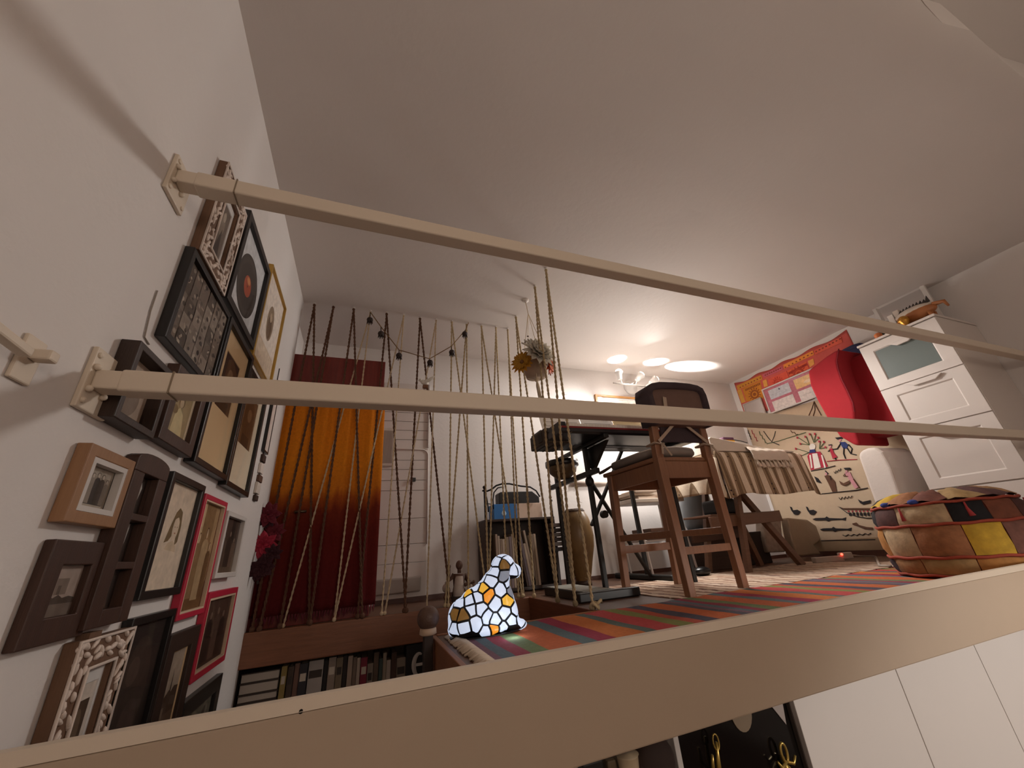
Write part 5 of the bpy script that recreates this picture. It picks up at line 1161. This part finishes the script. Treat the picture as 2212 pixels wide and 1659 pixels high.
# striped dress with flower sprays
shape('embroidered_dress', [(1108, 470), (1190, 462), (1215, 500), (1252, 580), (1118, 612), (1090, 500)], 'red'); shape('embroidered_panel', [(1130, 480), (1170, 475), (1200, 588), (1148, 600)], 'white', .0165)
for i in range(4): stitch('embroidered_lattice', [[(1133 + i * 3, 490 + i * 26), (1185 + i * 4, 512 + i * 24)], [(1172 + i * 7, 486 + i * 26), (1140 + i * 4, 514 + i * 24)]], 'green', .0035)
for x0, x1 in ((1108, 1122), (1200, 1228)): shape('embroidered_stripe', [(x0, 490), (x0 + 12, 488), (x1 + 12, 590), (x1, 596)], 'white', .0165)
shape('embroidered_head', [(1108 + 22 + 24 * math.cos(a), 425 + 26 * math.sin(a)) for a in [2 * PI * i / 14 for i in range(14)]], 'white', .0125); shape('embroidered_collar', [(1112, 448), (1150, 444), (1158, 470), (1106, 474)], 'blue', .0165)
for bx_, by_, tips in ((1100, 410, ((1012, 352), (1035, 400), (1075, 345))), (1095, 470, ((1000, 440), (1038, 495))), (1135, 390, ((1110, 325), (1150, 322), (1178, 352))), (1180, 440, ((1222, 385), (1185, 382), (1235, 428)))):
    stitch('embroidered_spray', [[(bx_, by_), tp] for tp in tips], 'green', .004)
    for tp in tips: shape('embroidered_bloom', [(tp[0] - 7, tp[1] - 9), (tp[0] + 6, tp[1] - 6), (tp[0] + 7, tp[1] + 9), (tp[0] - 5, tp[1] + 8)], 'red', .0165)
def person_(name, hx, hy, pts, col, extra, ecol, hat=None):
    shape(name, pts, col); shape('embroidered_head', [(hx + 9 * math.cos(a), hy + 11 * math.sin(a)) for a in [2 * PI * i / 10 for i in range(10)]], 'pink')
    stitch('embroidered_limb', extra, ecol, .006)
    if hat: shape('embroidered_hat', hat, 'black', .0165)
person_('embroidered_girl', 1272, 422, [(1262, 440), (1288, 436), (1300, 470), (1330, 508), (1292, 520), (1278, 478)], 'red', [[(1265, 450), (1248, 462)], [(1288, 445), (1325, 440)], [(1305, 512), (1312, 530)]], 'black', [(1258, 408), (1288, 404), (1284, 414), (1262, 416)])
person_('embroidered_man', 1350, 372, [(1345, 388), (1390, 385), (1415, 410), (1405, 440), (1375, 438)], 'blue', [[(1350, 395), (1322, 440)], [(1375, 430), (1372, 480), (1388, 520)], [(1400, 435), (1430, 480), (1475, 490)], [(1410, 405), (1440, 440), (1430, 480)]], 'black', [(1312, 352), (1368, 345), (1372, 360), (1330, 368)])
person_('embroidered_musician', 1402, 622, [(1385, 632), (1430, 625), (1450, 670), (1502, 745), (1470, 758), (1425, 690)], 'pink', [[(1385, 640), (1370, 655), (1410, 660)], [(1450, 680), (1500, 755)]], 'brown', [(1380, 592), (1430, 590), (1438, 606), (1395, 610)])
shape('embroidered_guitar', [(1345, 695), (1380, 715), (1430, 690), (1425, 715), (1390, 735), (1360, 725)], 'brown', .0165)
person_('embroidered_boy', 1240, 640, [(1225, 655), (1265, 650), (1310, 700), (1325, 780), (1290, 785), (1260, 720)], 'brown', [[(1250, 640), (1225, 615)], [(1265, 655), (1275, 690)]], 'black')
shape('embroidered_bird', [(1145, 660), (1175, 675), (1205, 715), (1165, 705)], 'black')
for L in (zig_(1295, 632, 1350, 606, 6, 9), zig_(1335, 838, 1440, 824, 8, 9), zig_(1365, 1132, 1590, 1118, 10, 6)): stitch('embroidered_wave', [L], 'black', .004)
shape('embroidered_bird', [(1492, 842), (1530, 862), (1592, 848), (1590, 868), (1535, 884), (1510, 872)], 'black')
shape('embroidered_boat', [(1330, 898), (1375, 912), (1630, 912), (1630, 925), (1385, 925)], 'brown'); stitch('embroidered_hull', [[(1340, 905), (1400, 950), (1480, 980), (1560, 992), (1630, 990)]], 'black')
for i in range(7): shape('embroidered_oar', [(1420 + i * 29, 948), (1438 + i * 29, 948), (1442 + i * 29, 975), (1424 + i * 29, 972)], 'black'); shape('embroidered_dot', [(1412 + i * 30, 932), (1424 + i * 30, 932), (1424 + i * 30, 942), (1412 + i * 30, 942)], 'red')
def fish(x0, y0, x1, h_): shape('embroidered_fish', [(x0, y0), (x0 + 25, y0 - h_), (x0 + .38 * (x1 - x0), y0 - h_ - 2), (x0 + .42 * (x1 - x0), y0 - h_ * 2.4), (x0 + .5 * (x1 - x0), y0 - h_), (x1 - 30, y0 - h_ * .6), (x1, y0 - h_ * 1.6), (x1 - 4, y0 + h_ * 1.4), (x1 - 32, y0 + h_ * .6), (x0 + .55 * (x1 - x0), y0 + h_), (x0 + .48 * (x1 - x0), y0 + h_ * 2.2), (x0 + .4 * (x1 - x0), y0 + h_), (x0 + 25, y0 + h_)], 'black')
fish(1130, 1000, 1398, 9); fish(1190, 1082, 1442, 9)
shape('embroidered_crocodile', [(1448, 1034), (1480, 1026), (1500, 1046), (1560, 1062), (1610, 1066), (1610, 1082), (1550, 1080), (1490, 1056), (1452, 1044)], 'brown')
for dx in (0, 128): shape('embroidered_duck', [(950 + dx, 900), (965 + dx, 905), (975 + dx, 930), (1010 + dx, 925), (1036 + dx, 940), (1015 + dx, 966), (985 + dx, 962), (962 + dx, 930)], 'black')

# ---------------------------------------------------------------- white cabinet
XF = 5.03
def cb(x, y): return at(x, y, X=XF)
yl, yr = cb(1853, 751).y, cb(2015, 677).y; ztop = (cb(1853, 751).z + cb(2015, 677).z) / 2
z1, z2_ = cb(1985, 817).z, cb(2042, 911).z; z3 = cb(2112, 1046).z
CABW = mat('cabinet_white', 'd5cac2', .4, 0, .02, 5)
t = thing('cabinet', 'tall white cabinet with a frosted glass upper door, behind the patchwork pouf', 'cabinet', (5.36, (yl + yr) / 2, FZ))
MB().box((XF + .02, yr, FZ), (RX - .004, yl, ztop - .018)).build('carcass', CABW, t, bevel=.003)
MB().box((XF - .004, yr - .006, ztop - .016), (RX - .002, yl + .006, ztop + .006)).build('top_board', CABW, t, bevel=.003)
def door(name, za, zb, panel=None, glass=False, handle=None):
    b = MB(); o = Vector((XF + .02, yl - .003, za)); w_, h = yl - yr - .006, zb - za - .006
    fr = .075 if not glass else .07
    if glass or panel:
        ring(b, o, -VY_, VZ_, NX, [(0, 0, w_, h, 0), (0, 0, w_, h, .019), (fr + .02, fr, w_ - fr - .02, h - fr, .019), (fr + .03, fr + .01, w_ - fr - .03, h - fr - .01, .009), (fr + .03, fr + .01, w_ - fr - .03, h - fr - .01, 0)])
    else: b.box((XF, yl - .003 - w_, za), (XF + .02, yl - .003, za + h))
    d = b.build(name, CABW, t, bevel=.002)
    if panel: MB().box((XF + .011, yl - .003 - w_ + fr + .03, za + fr + .01), (XF + .019, yl - .003 - fr - .03, za + h - fr - .01)).build('panel', CABW, d)
    if glass: MB().box((XF + .008, yl - .003 - w_ + fr + .03, za + fr + .01), (XF + .016, yl - .003 - fr - .03, za + h - fr - .01)).build('frosted_glass', mat('frosted_glass', '68706c', .35, 0, .05, 4), d)
    if handle:
        y0, y1, zz = handle; b = MB(); b.prism([Vector((XF, y0, zz)), Vector((XF, y1, zz)), Vector((XF, y1 + .05, zz - .035)), Vector((XF, y0 - .05, zz - .035))], (-.022, 0, 0)); b.build('handle', CABW, d, bevel=.004)
hz = ztop - .02
door('door', z1 + .002, hz, glass=True, handle=(cb(1922, 745).y, cb(1975, 722).y, cb(1922, 745).z))
door('door', z2_ + .002, z1, panel=True, handle=(cb(1962, 838).y, cb(2042, 815).y, cb(2000, 822).z + .02))
door('door', z3 + .004, z2_, panel=True, handle=(cb(2020, 945).y, cb(2080, 935).y, cb(2050, 938).z + .02))
MB().box((XF + .004, yr + .003, FZ), (XF + .02, yl - .003, z3 - .006)).build('drawer', CABW, t, bevel=.002)
# on the cabinet
zc = ztop + .006
tx = 5.62
f0, f1 = at(1886, 668, X=tx), at(1993, 608, X=tx)
yy0, yy1 = f0.y, f1.y; fh = (f0.z + f1.z) / 2 - zc
t = thing('leaning_mirror', 'white framed mirror leaning on the wall on top of the tall white cabinet', 'mirror', (tx, (yy0 + yy1) / 2, zc))
b = MB(); ring(b, Vector((tx, yy0, zc)), -VY_, VZ_, NX, [(0, 0, yy0 - yy1, fh, 0), (0, 0, yy0 - yy1, fh, .03), (.03, .03, yy0 - yy1 - .03, fh - .03, .03), (.045, .045, yy0 - yy1 - .045, fh - .045, 0)]); b.build('moulding', WHITEF, t, bevel=.002)
MB().box((tx - .004, yy1 + .04, zc + .04), (tx - .001, yy0 - .04, zc + fh - .04)).build('mirror_glass', mat('mirror_glass', 'e4e4e4', .06, 1.0), t)
# animal ornament
hx = 5.2; c = at(1982, 680, X=hx); s_ = 1.0
t = thing('animal_ornament', 'painted wooden animal ornament, white back with dark mane and orange-brown belly, on the white cabinet', 'ornament', (hx, c.y, zc))
OB, OW_ = mat('orn_brown', 'a8683a', .45, 0, .15, 16), mat('orn_white', 'cfc2b4', .5, 0, .08, 16)
b = MB(); b.ball((hx, c.y, zc + .115), (.055, .14, .06), 18, 12); b.build('belly', OB, t, smooth=True)
b = MB(); b.ball((hx, c.y + .015, zc + .145), (.05, .135, .05), 18, 12); b.build('back', OW_, t, smooth=True)
b = MB(); b.ball((hx, c.y + .15, zc + .075), (.035, .05, .04), 12, 8); b.build('head', OB, t, smooth=True)
b = MB(); b.tube([(hx, c.y - .12, zc + .14), (hx, c.y - .19, zc + .125), (hx, c.y - .2, zc + .07)], [.022, .016, .008], 8); b.build('tail', OB, t, smooth=True)
for dy in (-.09, .09):
    for dx in (-.03, .03): MB().tube([(hx + dx, c.y + dy, zc + .08), (hx + dx, c.y + dy, zc)], [.018, .014], 8).build('leg', OB, t, smooth=True)
b = MB()
for i in range(9): y = c.y - .1 + .2 * i / 8; z = zc + .185 - .9 * (y - c.y - .0) ** 2; b.prism([Vector((hx - .006, y - .016, z)), Vector((hx - .006, y + .016, z)), Vector((hx - .006, y - .012, z + (.035 if i else .06)))], (.012, 0, 0))
b.build('mane', mat('orn_mane', '2a2019', .7), t)
gc = at(1952, 692, X=5.12); t = thing('golden_ornament', 'small shiny golden ornament on the front edge of the white cabinet top', 'ornament', (5.12, gc.y, zc))
b = MB(); b.lathe([(.03, 0), (.035, .01), (.02, .03), (.045, .07), (.04, .1), (.02, .12), (.001, .125)], (5.12, gc.y, zc), 16); b.build('body', mat('gold_shiny', 'c08a3a', .25, .8, .15, 20), t, smooth=True)
for i, (x, y, hh, col, lab) in enumerate(((1912, 690, .20, 'd3cac0', 'pale book standing on the white cabinet, leftmost of the three'), (1928, 682, .23, 'ddd5cc', 'white book standing in the middle of three on the white cabinet'), (1942, 676, .25, 'cfc3b6', 'cream book standing on the white cabinet next to the animal ornament'))):
    p = at(x, y, X=5.3); tag(B('book', (5.24, p.y - .022, zc), (5.42, p.y + .022, zc + hh), mat('cab_book_%d' % i, col, .7, 0, .05, 10), bevel=.003), lab, 'book', 'books on the white cabinet')
p = at(1887, 690, X=5.12); b = MB(); b.lathe([(.02, 0), (.024, .05), (.012, .07), (.018, .085), (.018, .1), (.001, .105)], (5.12, min(p.y, yl - .03), zc), 14); tag(b.build('bottle', mat('bottle_dark', '2c2f26', .3), smooth=True), 'small dark bottle at the far corner of the white cabinet top', 'bottle')
p = at(1895, 722, X=5.08); b = MB(); b.lathe([(.02, 0), (.03, .02), (.03, .045), (.015, .06), (.001, .062)], (5.085, min(p.y, yl - .12), zc), 14); tag(b.build('candle_cup', mat('cup_orange', 'c8703a', .4), smooth=True), 'small orange cup on the front edge of the white cabinet top', 'cup')

# ---------------------------------------------------------------- red and white chairs behind the cabinet
RED = mat('red_felt_cloth', '98141f', .9, 0, .08, 18, .2, 160)
X1 = 5.08
def z3p(x, y): return (1550 + x / 4.916, 680 + y / 4.916)
def block(name, label, cat, pts, x0, th, m, bev, part, zmin=None, seg=4):
    P = [at(x, y, X=x0) for x, y in pts]
    if zmin is not None:
        for p in P: p.z = max(p.z, zmin)
    t = thing(name, label, cat, (x0, sum(p.y for p in P) / len(P), min(p.z for p in P)))
    b = MB(); b.prism([Vector((x0, p.y, p.z)) for p in P], (th, 0, 0)); b.build(part, m, t, bevel=bev, seg=seg); return t, P
pts = [z3p(x, y) for x, y in ((955, 600), (985, 570), (1050, 520), (1150, 440), (1240, 385), (1290, 362), (1280, 420), (1268, 490), (1285, 580), (1320, 680), (1385, 810), (1440, 930), (1458, 1030))] + [(1848, 930), (1858, 962), (1845, 962), (1812, 942)] + [z3p(x, y) for x, y in ((1150, 1080), (1050, 900), (980, 750))]
t, P = block('red_chair', 'red padded chair back with a rounded top, beside the white cabinet', 'chair', pts, X1, .5, RED, .025, 'backrest')
b = MB(); b.tube([Vector((X1 - .004, p.y, p.z)) for p in P[5:13]], .006, 6); b.build('piping', mat('red_dark', '7d1622', .9), t, smooth=True)
MB().box((X1 + .22, .84, min(p.z for p in P) + .08), (X1 + .5, 1.28, max(p.z for p in P) - .05)).build('flank', RED, t, bevel=.05, seg=4)
zr_ = min(p.z for p in P)
pts = [(1853, 985), (1858, 974), (1872, 968), (1890, 966), (1906, 976), (1925, 1010), (1942, 1060), (1958, 1110), (1975, 1190), (1930, 1190), (1897, 1110), (1872, 1040)]
P2 = [at(x, y, X=X1) for x, y in pts]
t, P2 = block('white_chair', 'white padded chair under the red chair back, behind the patchwork pouf', 'chair', pts, X1, .5, mat('white_cover', 'd8ccc3', .9, 0, .04, 10, .3, 40), .03, 'cover', FZ + .001)
MB().box((X1 + .02, min(p.y for p in P2) + .02, FZ), (X1 + .48, max(p.y for p in P2[:3]) - .06, max(p.z for p in P2) - .12)).build('seat_block', mat('white_cover', 'd8ccc3'), t, bevel=.03, seg=3)
pts = [z3p(x, y) for x, y in ((1035, 520), (1060, 480), (1110, 430), (1180, 380), (1250, 340), (1320, 305), (1380, 288), (1440, 296), (1490, 325), (1500, 350))]
P3 = [at(x, y, X=5.42) for x, y in pts]
t = thing('blue_cushion', 'dark blue cushion with a rounded edge, tucked behind the red chair back', 'cushion', (5.42, sum(p.y for p in P3) / len(P3), min(p.z for p in P3) - .5))
b = MB(); b.tube([Vector((5.62, p.y, p.z - .02)) for p in P3], .03, 10); b.prism([Vector((5.6, p.y, p.z - .02)) for p in P3] + [Vector((5.6, P3[-1].y, P3[-1].z - .55)), Vector((5.6, P3[0].y, P3[0].z - .5))], (.04, 0, 0)); b.build('pad', mat('navy_cloth', '2f3050', .9, 0, .1, 18, .2, 160), t, smooth=False)

# ---------------------------------------------------------------- patchwork pouf
pcx, pcy, pr = 4.075, .385, .345
PZ = FZ + .012
t = thing('pouf', 'round patchwork pouf in brown, gold and black with red seams, before the cabinet', 'pouf', (pcx, pcy, PZ))
def prad(z): s = (z - PZ) / .40; return pr * (.955 + .06 * math.sin(PI * min(1, max(0, s))) - .05 * max(0, .2 - s))
MB().lathe([(.001, PZ + .002), (pr * .93, PZ + .002)] + [(prad(PZ + .40 * i / 12) - .008, PZ + .40 * i / 12) for i in range(0, 13)] + [(pr * .5, PZ + .455), (.001, PZ + .47)], (pcx, pcy, 0), 64).build('core', mat('pouf_core', '6b2f20', .9), t, smooth=True)
PC = [('a8743a', .45), ('74402a', .45), ('93603c', .45), ('120f12', .15), ('754c40', .5), ('997a4e', .4), ('4c2a25', .5), ('c09a2e', .4), ('33262d', .6), ('8c6640', .45), ('653424', .4), ('b09674', .5), ('1d1719', .5)]
PM = [mat('quilt_%d' % i, c, .85, 0, v, 26, .35, 60) for i, (c, v) in enumerate(PC)]
r = random.Random(12)
def ppatch(z0, z1, a0, a1, m):
    n = 5
    def f(u, v):
        a = a0 + (a1 - a0) * u; z = z0 + (z1 - z0) * v; puff = .012 * min(1, 6 * u * (1 - u)) * min(1, 5 * v * (1 - v)) + .004 * math.sin(u * 13 + a0 * 9) * math.sin(v * 7)
        q = prad(z) + puff - .004
        return Vector((pcx + q * math.cos(a), pcy + q * math.sin(a), z))
    MB().grid(f, n, 4).build('fabric_patch', m, t, smooth=True)
rings = [(PZ + .012, PZ + .10, [9, 5, 0, 3, 10, 6, 2, 3, 1, 8]), (PZ + .115, PZ + .275, [11, 2, 7, 4, 5, 8, 6, 9, 1, 12, 0]), (PZ + .29, PZ + .392, [6, 11, 3, 1, 6, 8, 4, 0, 9, 12])]
for k, (z0, z1, cols) in enumerate(rings):
    n = len(cols); st = PI * (.74 + (.0, .03, -.02)[k])
    w_ = [r.uniform(.75, 1.25) for _ in range(n)]; tot_ = sum(w_); a = st
    for i in range(n):
        da = 2 * PI * w_[i] / tot_; ppatch(z0, z1, a + .006, a + da - .006, PM[cols[i]]); a += da
for i in range(12):
    a0, a1 = 2 * PI * i / 12, 2 * PI * (i + 1) / 12
    def f(u, v): a = a0 + (a1 - a0) * u; q = pr * (.30 + .66 * v); s = q / pr; return Vector((pcx + q * math.cos(a), pcy + q * math.sin(a), PZ + .47 - .062 * s ** 2.5 + .02 * min(1, 6 * u * (1 - u)) * min(1, 5 * v * (1 - v)) + .006 * math.sin(9 * u + 5 * v + i)))
    MB().grid(f, 5, 5).build('top_patch', PM[(11, 1, 0, 12, 7, 2, 10, 5, 6, 9, 4, 8)[i]], t, smooth=True)
CORDR = mat('seam_cord', '9a3f2a', .8, 0, .15, 40)
for z, q in ((PZ + .40, .008), (PZ + .2825, .009), (PZ + .1075, .009), (PZ + .012, .008)):
    MB().tube([(pcx + (prad(z) + .002) * math.cos(a), pcy + (prad(z) + .002) * math.sin(a), z + .003 * math.sin(a * 13)) for a in [2 * PI * i / 72 for i in range(72)]], q, 6, closed=True).build('seam_cord', CORDR, t, smooth=True)
for a in (PI * 1.22, PI * .95, PI * 1.6):
    p = Vector((pcx + (prad(PZ + .39) + .012) * math.cos(a), pcy + (prad(PZ + .39) + .012) * math.sin(a), PZ + .39)); MB().tube([p, p + Vector((0, 0, -.03)), p + Vector((.004, -.004, -.075))], [.004, .006, .017], 8).build('tassel', mat('tassel_red', 'a83a3a', .9), t, smooth=True)
for a in (PI * .86, PI * 1.02):
    p = Vector((pcx + (pr * .93) * math.cos(a), pcy + (pr * .93) * math.sin(a), PZ + .415)); MB().ball(p, (.026, .026, .016), 12, 8).build('pompom', mat('pompom_blue', '2f3f86', .9, 0, .15, 30), t, smooth=True)

# ---------------------------------------------------------------- bookcase in the stairwell, under the ledge
t = thing('bookcase', 'dark bookcase in the stairwell under the wooden ledge beam', 'bookcase', (.5, 2.2, -.62))
BC_ = wood('bookcase_wood', '2e2019', '1d130d', 0, .6, 8)
MB().box((.0, 2.06, -.64), (1.12, 2.33, -.615)).build('shelf', BC_, t); MB().box((LX + .02, 2.06, -.64), (.0, 2.33, -.28)).build('side_panel', BC_, t); MB().box((1.12, 2.06, -.64), (1.145, 2.33, -.28)).build('side_panel', BC_, t)
MB().box((.0, 2.325, -.615), (1.12, 2.335, -.28)).build('back_panel', mat('bookcase_back', 'a89685', .8), t)
MB().box((.0, 2.07, -2.3), (.05, 2.3, -.64)).build('leg', BC_, t); MB().box((1.07, 2.07, -2.3), (1.12, 2.3, -.64)).build('leg', BC_, t)
def bx_(x): return at(450 + x / 3.016, 1445, Y=2.09).x
bk = [(478, 515, '8f7a45', 1325), (520, 558, '4a3a30', 1330), (560, 594, '7a5a4d', 1312), (596, 648, '2f2b30', 1308), (652, 748, 'a39a93', 1290), (752, 779, '1f1a18', 1292), (781, 829, '8d7d70', 1268), (831, 874, '7a6a55', 1272), (876, 904, '2c221c', 1262), (906, 938, 'a08c7c', 1258), (940, 964, '7d6a5c', 1268), (966, 989, 'c7b8a6', 1275), (991, 1034, '7d2335', 1268), (1036, 1074, '8f8274', 1310), (1076, 1109, '6a5747', 1240), (1111, 1134, '3c4a44', 1275), (1136, 1159, 'a0907c', 1240), (1161, 1189, 'c2b4a4', 1290), (1191, 1224, '4a3226', 1235), (1226, 1285, '8c7d6d', 1272)]
NUM = ['first', 'second', 'third', 'fourth', 'fifth', 'sixth', 'seventh', 'eighth', 'ninth', 'tenth', 'eleventh', 'twelfth', 'thirteenth', 'fourteenth', 'fifteenth', 'sixteenth', 'seventeenth', 'eighteenth', 'nineteenth', 'twentieth']
CN = ['ochre', 'dark brown', 'reddish brown', 'dark grey', 'wide pale grey', 'narrow black', 'beige', 'olive brown', 'narrow dark', 'pale tan', 'brown', 'narrow cream', 'dark red', 'short grey-brown', 'tall brown', 'greenish', 'tan', 'short cream', 'tall dark brown', 'wide beige']
for i, (x0, x1, col, yt) in enumerate(bk):
    X0, X1_ = bx_(x0), bx_(x1); z1_ = min(-.285, at(450 + (x0 + x1) / 2 / 3.016, 1000 + yt / 3.016, Y=2.09).z)
    t = thing('book', '%s book, %s from the left in the row under the ledge beam' % (CN[i], NUM[i]), 'book', ((X0 + X1_) / 2, 2.2, -.615), 'books under the ledge beam')
    m = mat('stair_book_%d' % i, col, .7, 0, .15, 14)
    b = MB(); b.box((X0 + .0006, 2.09 + .012 * (i % 3), -.615), (X1_ - .0006, 2.10 + .012 * (i % 3), z1_)); b.box((X0 + .0006, 2.10 + .012 * (i % 3), -.615), (X0 + .003, 2.27, z1_)); b.box((X1_ - .003, 2.10 + .012 * (i % 3), -.615), (X1_ - .0006, 2.27, z1_)); b.build('cover', m, t)
    MB().box((X0 + .003, 2.10 + .012 * (i % 3), -.612), (X1_ - .003, 2.265, z1_ - .004)).build('pages', mat('book_pages', 'b9a58f', .9), t)
    if x1 - x0 > 36: MB().box((X0 + .006, 2.0885 + .012 * (i % 3), z1_ - .09), (X1_ - .006, 2.0895 + .012 * (i % 3), z1_ - .05)).build('spine_label', mat('spine_label_%d' % (i % 3), ('c2b5a5', '3a302a', '8d7b66')[i % 3], .7), t)
z = -.615; xa, xb = .012, bx_(470)
for i in range(6):
    h_ = (.06, .045, .06, .04, .055, .05)[i]; zt2 = z + h_
    if zt2 > -.285: break
    MBk = thing('album', '%s pale flat album from the bottom of the pile beside the upright books' % ORD[i], 'book', ((xa + xb) / 2, 2.2, z), 'flat albums under the ledge beam')
    MB().box((xa, 2.09, z + .004), (xb - .004, 2.27, zt2 - .006)).build('pages', mat('album_pages', 'b5aa9e', .8, 0, .05, 10), MBk, bevel=.002)
    MB().box((xa - .002, 2.085, zt2 - .006), (xb, 2.275, zt2 - .0008)).build('cover', mat('album_cover', '3a2c24', .6), MBk); MB().box((xa - .002, 2.085, z), (xb, 2.275, z + .004)).build('cover', mat('album_cover', '3a2c24', .6), MBk)
    z = zt2
p, q = at(878, 1400, Y=2.08), at(913, 1460, Y=2.08)
t = thing('black_folder', 'black upright box with a white curved letter, at the end of the bookcase', 'box', ((p.x + q.x) / 2, 2.15, -.615))
MB().box((p.x, 2.08, -.615), (min(q.x + .01, 1.115), 2.25, -.285)).build('body', BLACK, t, bevel=.004)
cz = at(905, 1435, Y=2.08); b = MB(); b.tube([(cz.x + .035 * math.cos(a), 2.079, cz.z + .062 * math.sin(a)) for a in [PI * .35 + PI * 1.25 * i / 14 for i in range(15)]], [.006 + .010 * math.sin(PI * i / 14) for i in range(15)], 6); b.bar((cz.x - .02, 2.0785, cz.z), (cz.x + .03, 2.0785, cz.z), .003, .016); b.build('printed_letter', mat('letter_white', 'b9b1aa', .7), t)

# ---------------------------------------------------------------- below the loft
WD = mat('wardrobe_white', 'd6cdc6', .5, 0, .015, 4)
t = thing('wardrobe', 'white wardrobe with plain doors under the loft, lower right', 'wardrobe', (3.6, .3, -2.3))
seam = at(1935, 1447, Y=.28).x
xs_ = [2.195, seam, seam * 2 - 2.195, seam * 3 - 2.195 * 2, 5.0]
MB().box((xs_[0], .30, -2.3), (xs_[-1], .338, -.228)).build('carcass', mat('wardrobe_gap', '5a4f48', .8), t)
for x0, x1 in zip(xs_, xs_[1:]): MB().box((x0 + .0025, .28, -2.29), (x1 - .0025, .30, -.23)).build('door', WD, t, bevel=.002)
bl_, br_ = at(1463, 1600, Y=.31).x, at(1700, 1528, Y=.31).x
t = thing('hook_board', 'shiny black board with golden hooks under the loft, left of the white wardrobe', 'hook board', ((bl_ + br_) / 2, .32, -1.0))
MB().box((bl_, .31, -1.4), (br_, .336, -.23)).build('board', mat('board_gloss', '0d0a09', .12, 0, .05, 4), t, bevel=.003)
MB().box((bl_ - .022, .30, -1.4), (bl_ - .001, .336, -.23)).build('side_strip', WHITEF, t, bevel=.002)
a, c, d = at(1663, 1531, Y=.308), at(1698, 1565, Y=.308), at(1692, 1528, Y=.308)
b = MB(); b.prism([Vector((a.x, .3095, a.z + .02)), Vector((d.x + .004, .3095, a.z + .02)), Vector((c.x, .3095, c.z))], (0, -.003, 0)); b.build('corner_piece', mat('corner_grey', 'a0938c', .5), t)
a = at(1606, 1562, Y=.308); b = MB(); b.lathe([(.001, 0), (.05, .0), (.05, .004), (.001, .005)], Vector((a.x, .31, a.z + .04)), 24, Matrix.Rotation(PI / 2, 3, 'X'), squash=(1, 1.3)); b.build('round_badge', mat('badge_tan', '7d6a54', .5), t)
GLD = mat('hook_gold', 'b79a52', .3, .7, .15, 30)
hx_ = at(1547, 1650, Y=.30)
b = MB(); b.tube([hx_ + Vector((0, 0, -.07)), hx_ + Vector((0, -.01, 0)), hx_ + Vector((.008, -.015, .06))], [.008, .008, .004], 7); b.tube([hx_ + Vector((0, 0, -.04)), hx_ + Vector((-.03, -.015, .0)), hx_ + Vector((-.025, -.02, .035))], [.006, .006, .004], 7); b.lathe([(.014, -.004), (.014, .01)], hx_ + Vector((0, .005, -.03)), 12, Matrix.Rotation(PI / 2, 3, 'X')); b.tube([hx_ + Vector((.006 + .012 * math.cos(k), -.015, .06 + .022 * math.sin(k))) for k in [2 * PI * i / 12 for i in range(12)]], .003, 5, closed=True); b.build('hook', GLD, t, smooth=True)
hx_ = at(1694, 1650, Y=.30)
b = MB(); b.tube([hx_ + Vector((.014 * math.cos(k), -.012, .035 + .026 * math.sin(k))) for k in [2 * PI * i / 16 for i in range(16)]], .005, 6, closed=True)
for s in (-1, 1):
    b.tube([hx_ + Vector((0, -.012, .01)), hx_ + Vector((s * .03, -.014, .0)), hx_ + Vector((s * .045, -.016, .02))], [.006, .006, .004], 6); b.tube([hx_ + Vector((0, -.012, -.01)), hx_ + Vector((s * .025, -.014, -.03)), hx_ + Vector((s * .04, -.016, -.018))], [.006, .006, .004], 6)
b.tube([hx_ + Vector((0, -.0, .02)), hx_ + Vector((0, -.012, -.06))], .008, 7); b.lathe([(.02, 0), (.02, .012)], hx_ + Vector((0, .004, -.02)), 12, Matrix.Rotation(PI / 2, 3, 'X')); b.build('hook', GLD, t, smooth=True)
# things left of the black board
def lowthing(name, label, cat, x0, y0, x1, y1, m, d=.30, bev=.006):
    a, c = at(x0, y0, Y=d), at(x1, y1, Y=d); o = B(name, (min(a.x, c.x), d, min(a.z, c.z) - .12), (max(a.x, c.x), .338, max(a.z, c.z)), m, bevel=bev); return tag(o, label, cat)
lowthing('wall_panel', 'narrow grey panel under the loft, directly left of the black hook board', 'panel', 1438, 1612, 1456, 1659, mat('low_grey', '5b514a', .5))
b = MB(); c = at(1405, 1625, Y=.30); b.ball((c.x, .29, c.z - .02), (.075, .045, .07), 16, 11); b.ball((c.x - .06, .285, c.z - .035), .032, 12, 8); tag(b.build('pouch', mat('pouch_dark', '35241d', .8, 0, .3, 18), smooth=True), 'dark brown rounded pouch hanging left of the black hook board', 'bag')
lowthing('card', 'pale card with a torn edge above the dark pouch, left of the black board', 'card', 1422, 1603, 1440, 1630, mat('card_pale', 'c2bab2', .6), .318, .002)
b = MB(); c = at(1352, 1650, Y=.3); b.lathe([(.05, -.12), (.055, -.06), (.03, -.02), (.033, .015), (.036, .02)], (c.x, .285, c.z + .01), 18); tag(b.build('vase', mat('vase_cream', 'c9b596', .4, 0, .12, 14), smooth=True), 'cream and tan vase-shaped ornament under the loft, left of the dark pouch', 'vase')
lowthing('picture_block', 'olive and grey picture block under the loft, second from the left', 'picture', 1312, 1645, 1335, 1659, mat('block_olive', '6a5a44', .6, 0, .35, 25))
lowthing('dark_block', 'black block under the loft, farthest left below the front beam', 'box', 1258, 1652, 1306, 1659, mat('low_black', '15110f', .5))
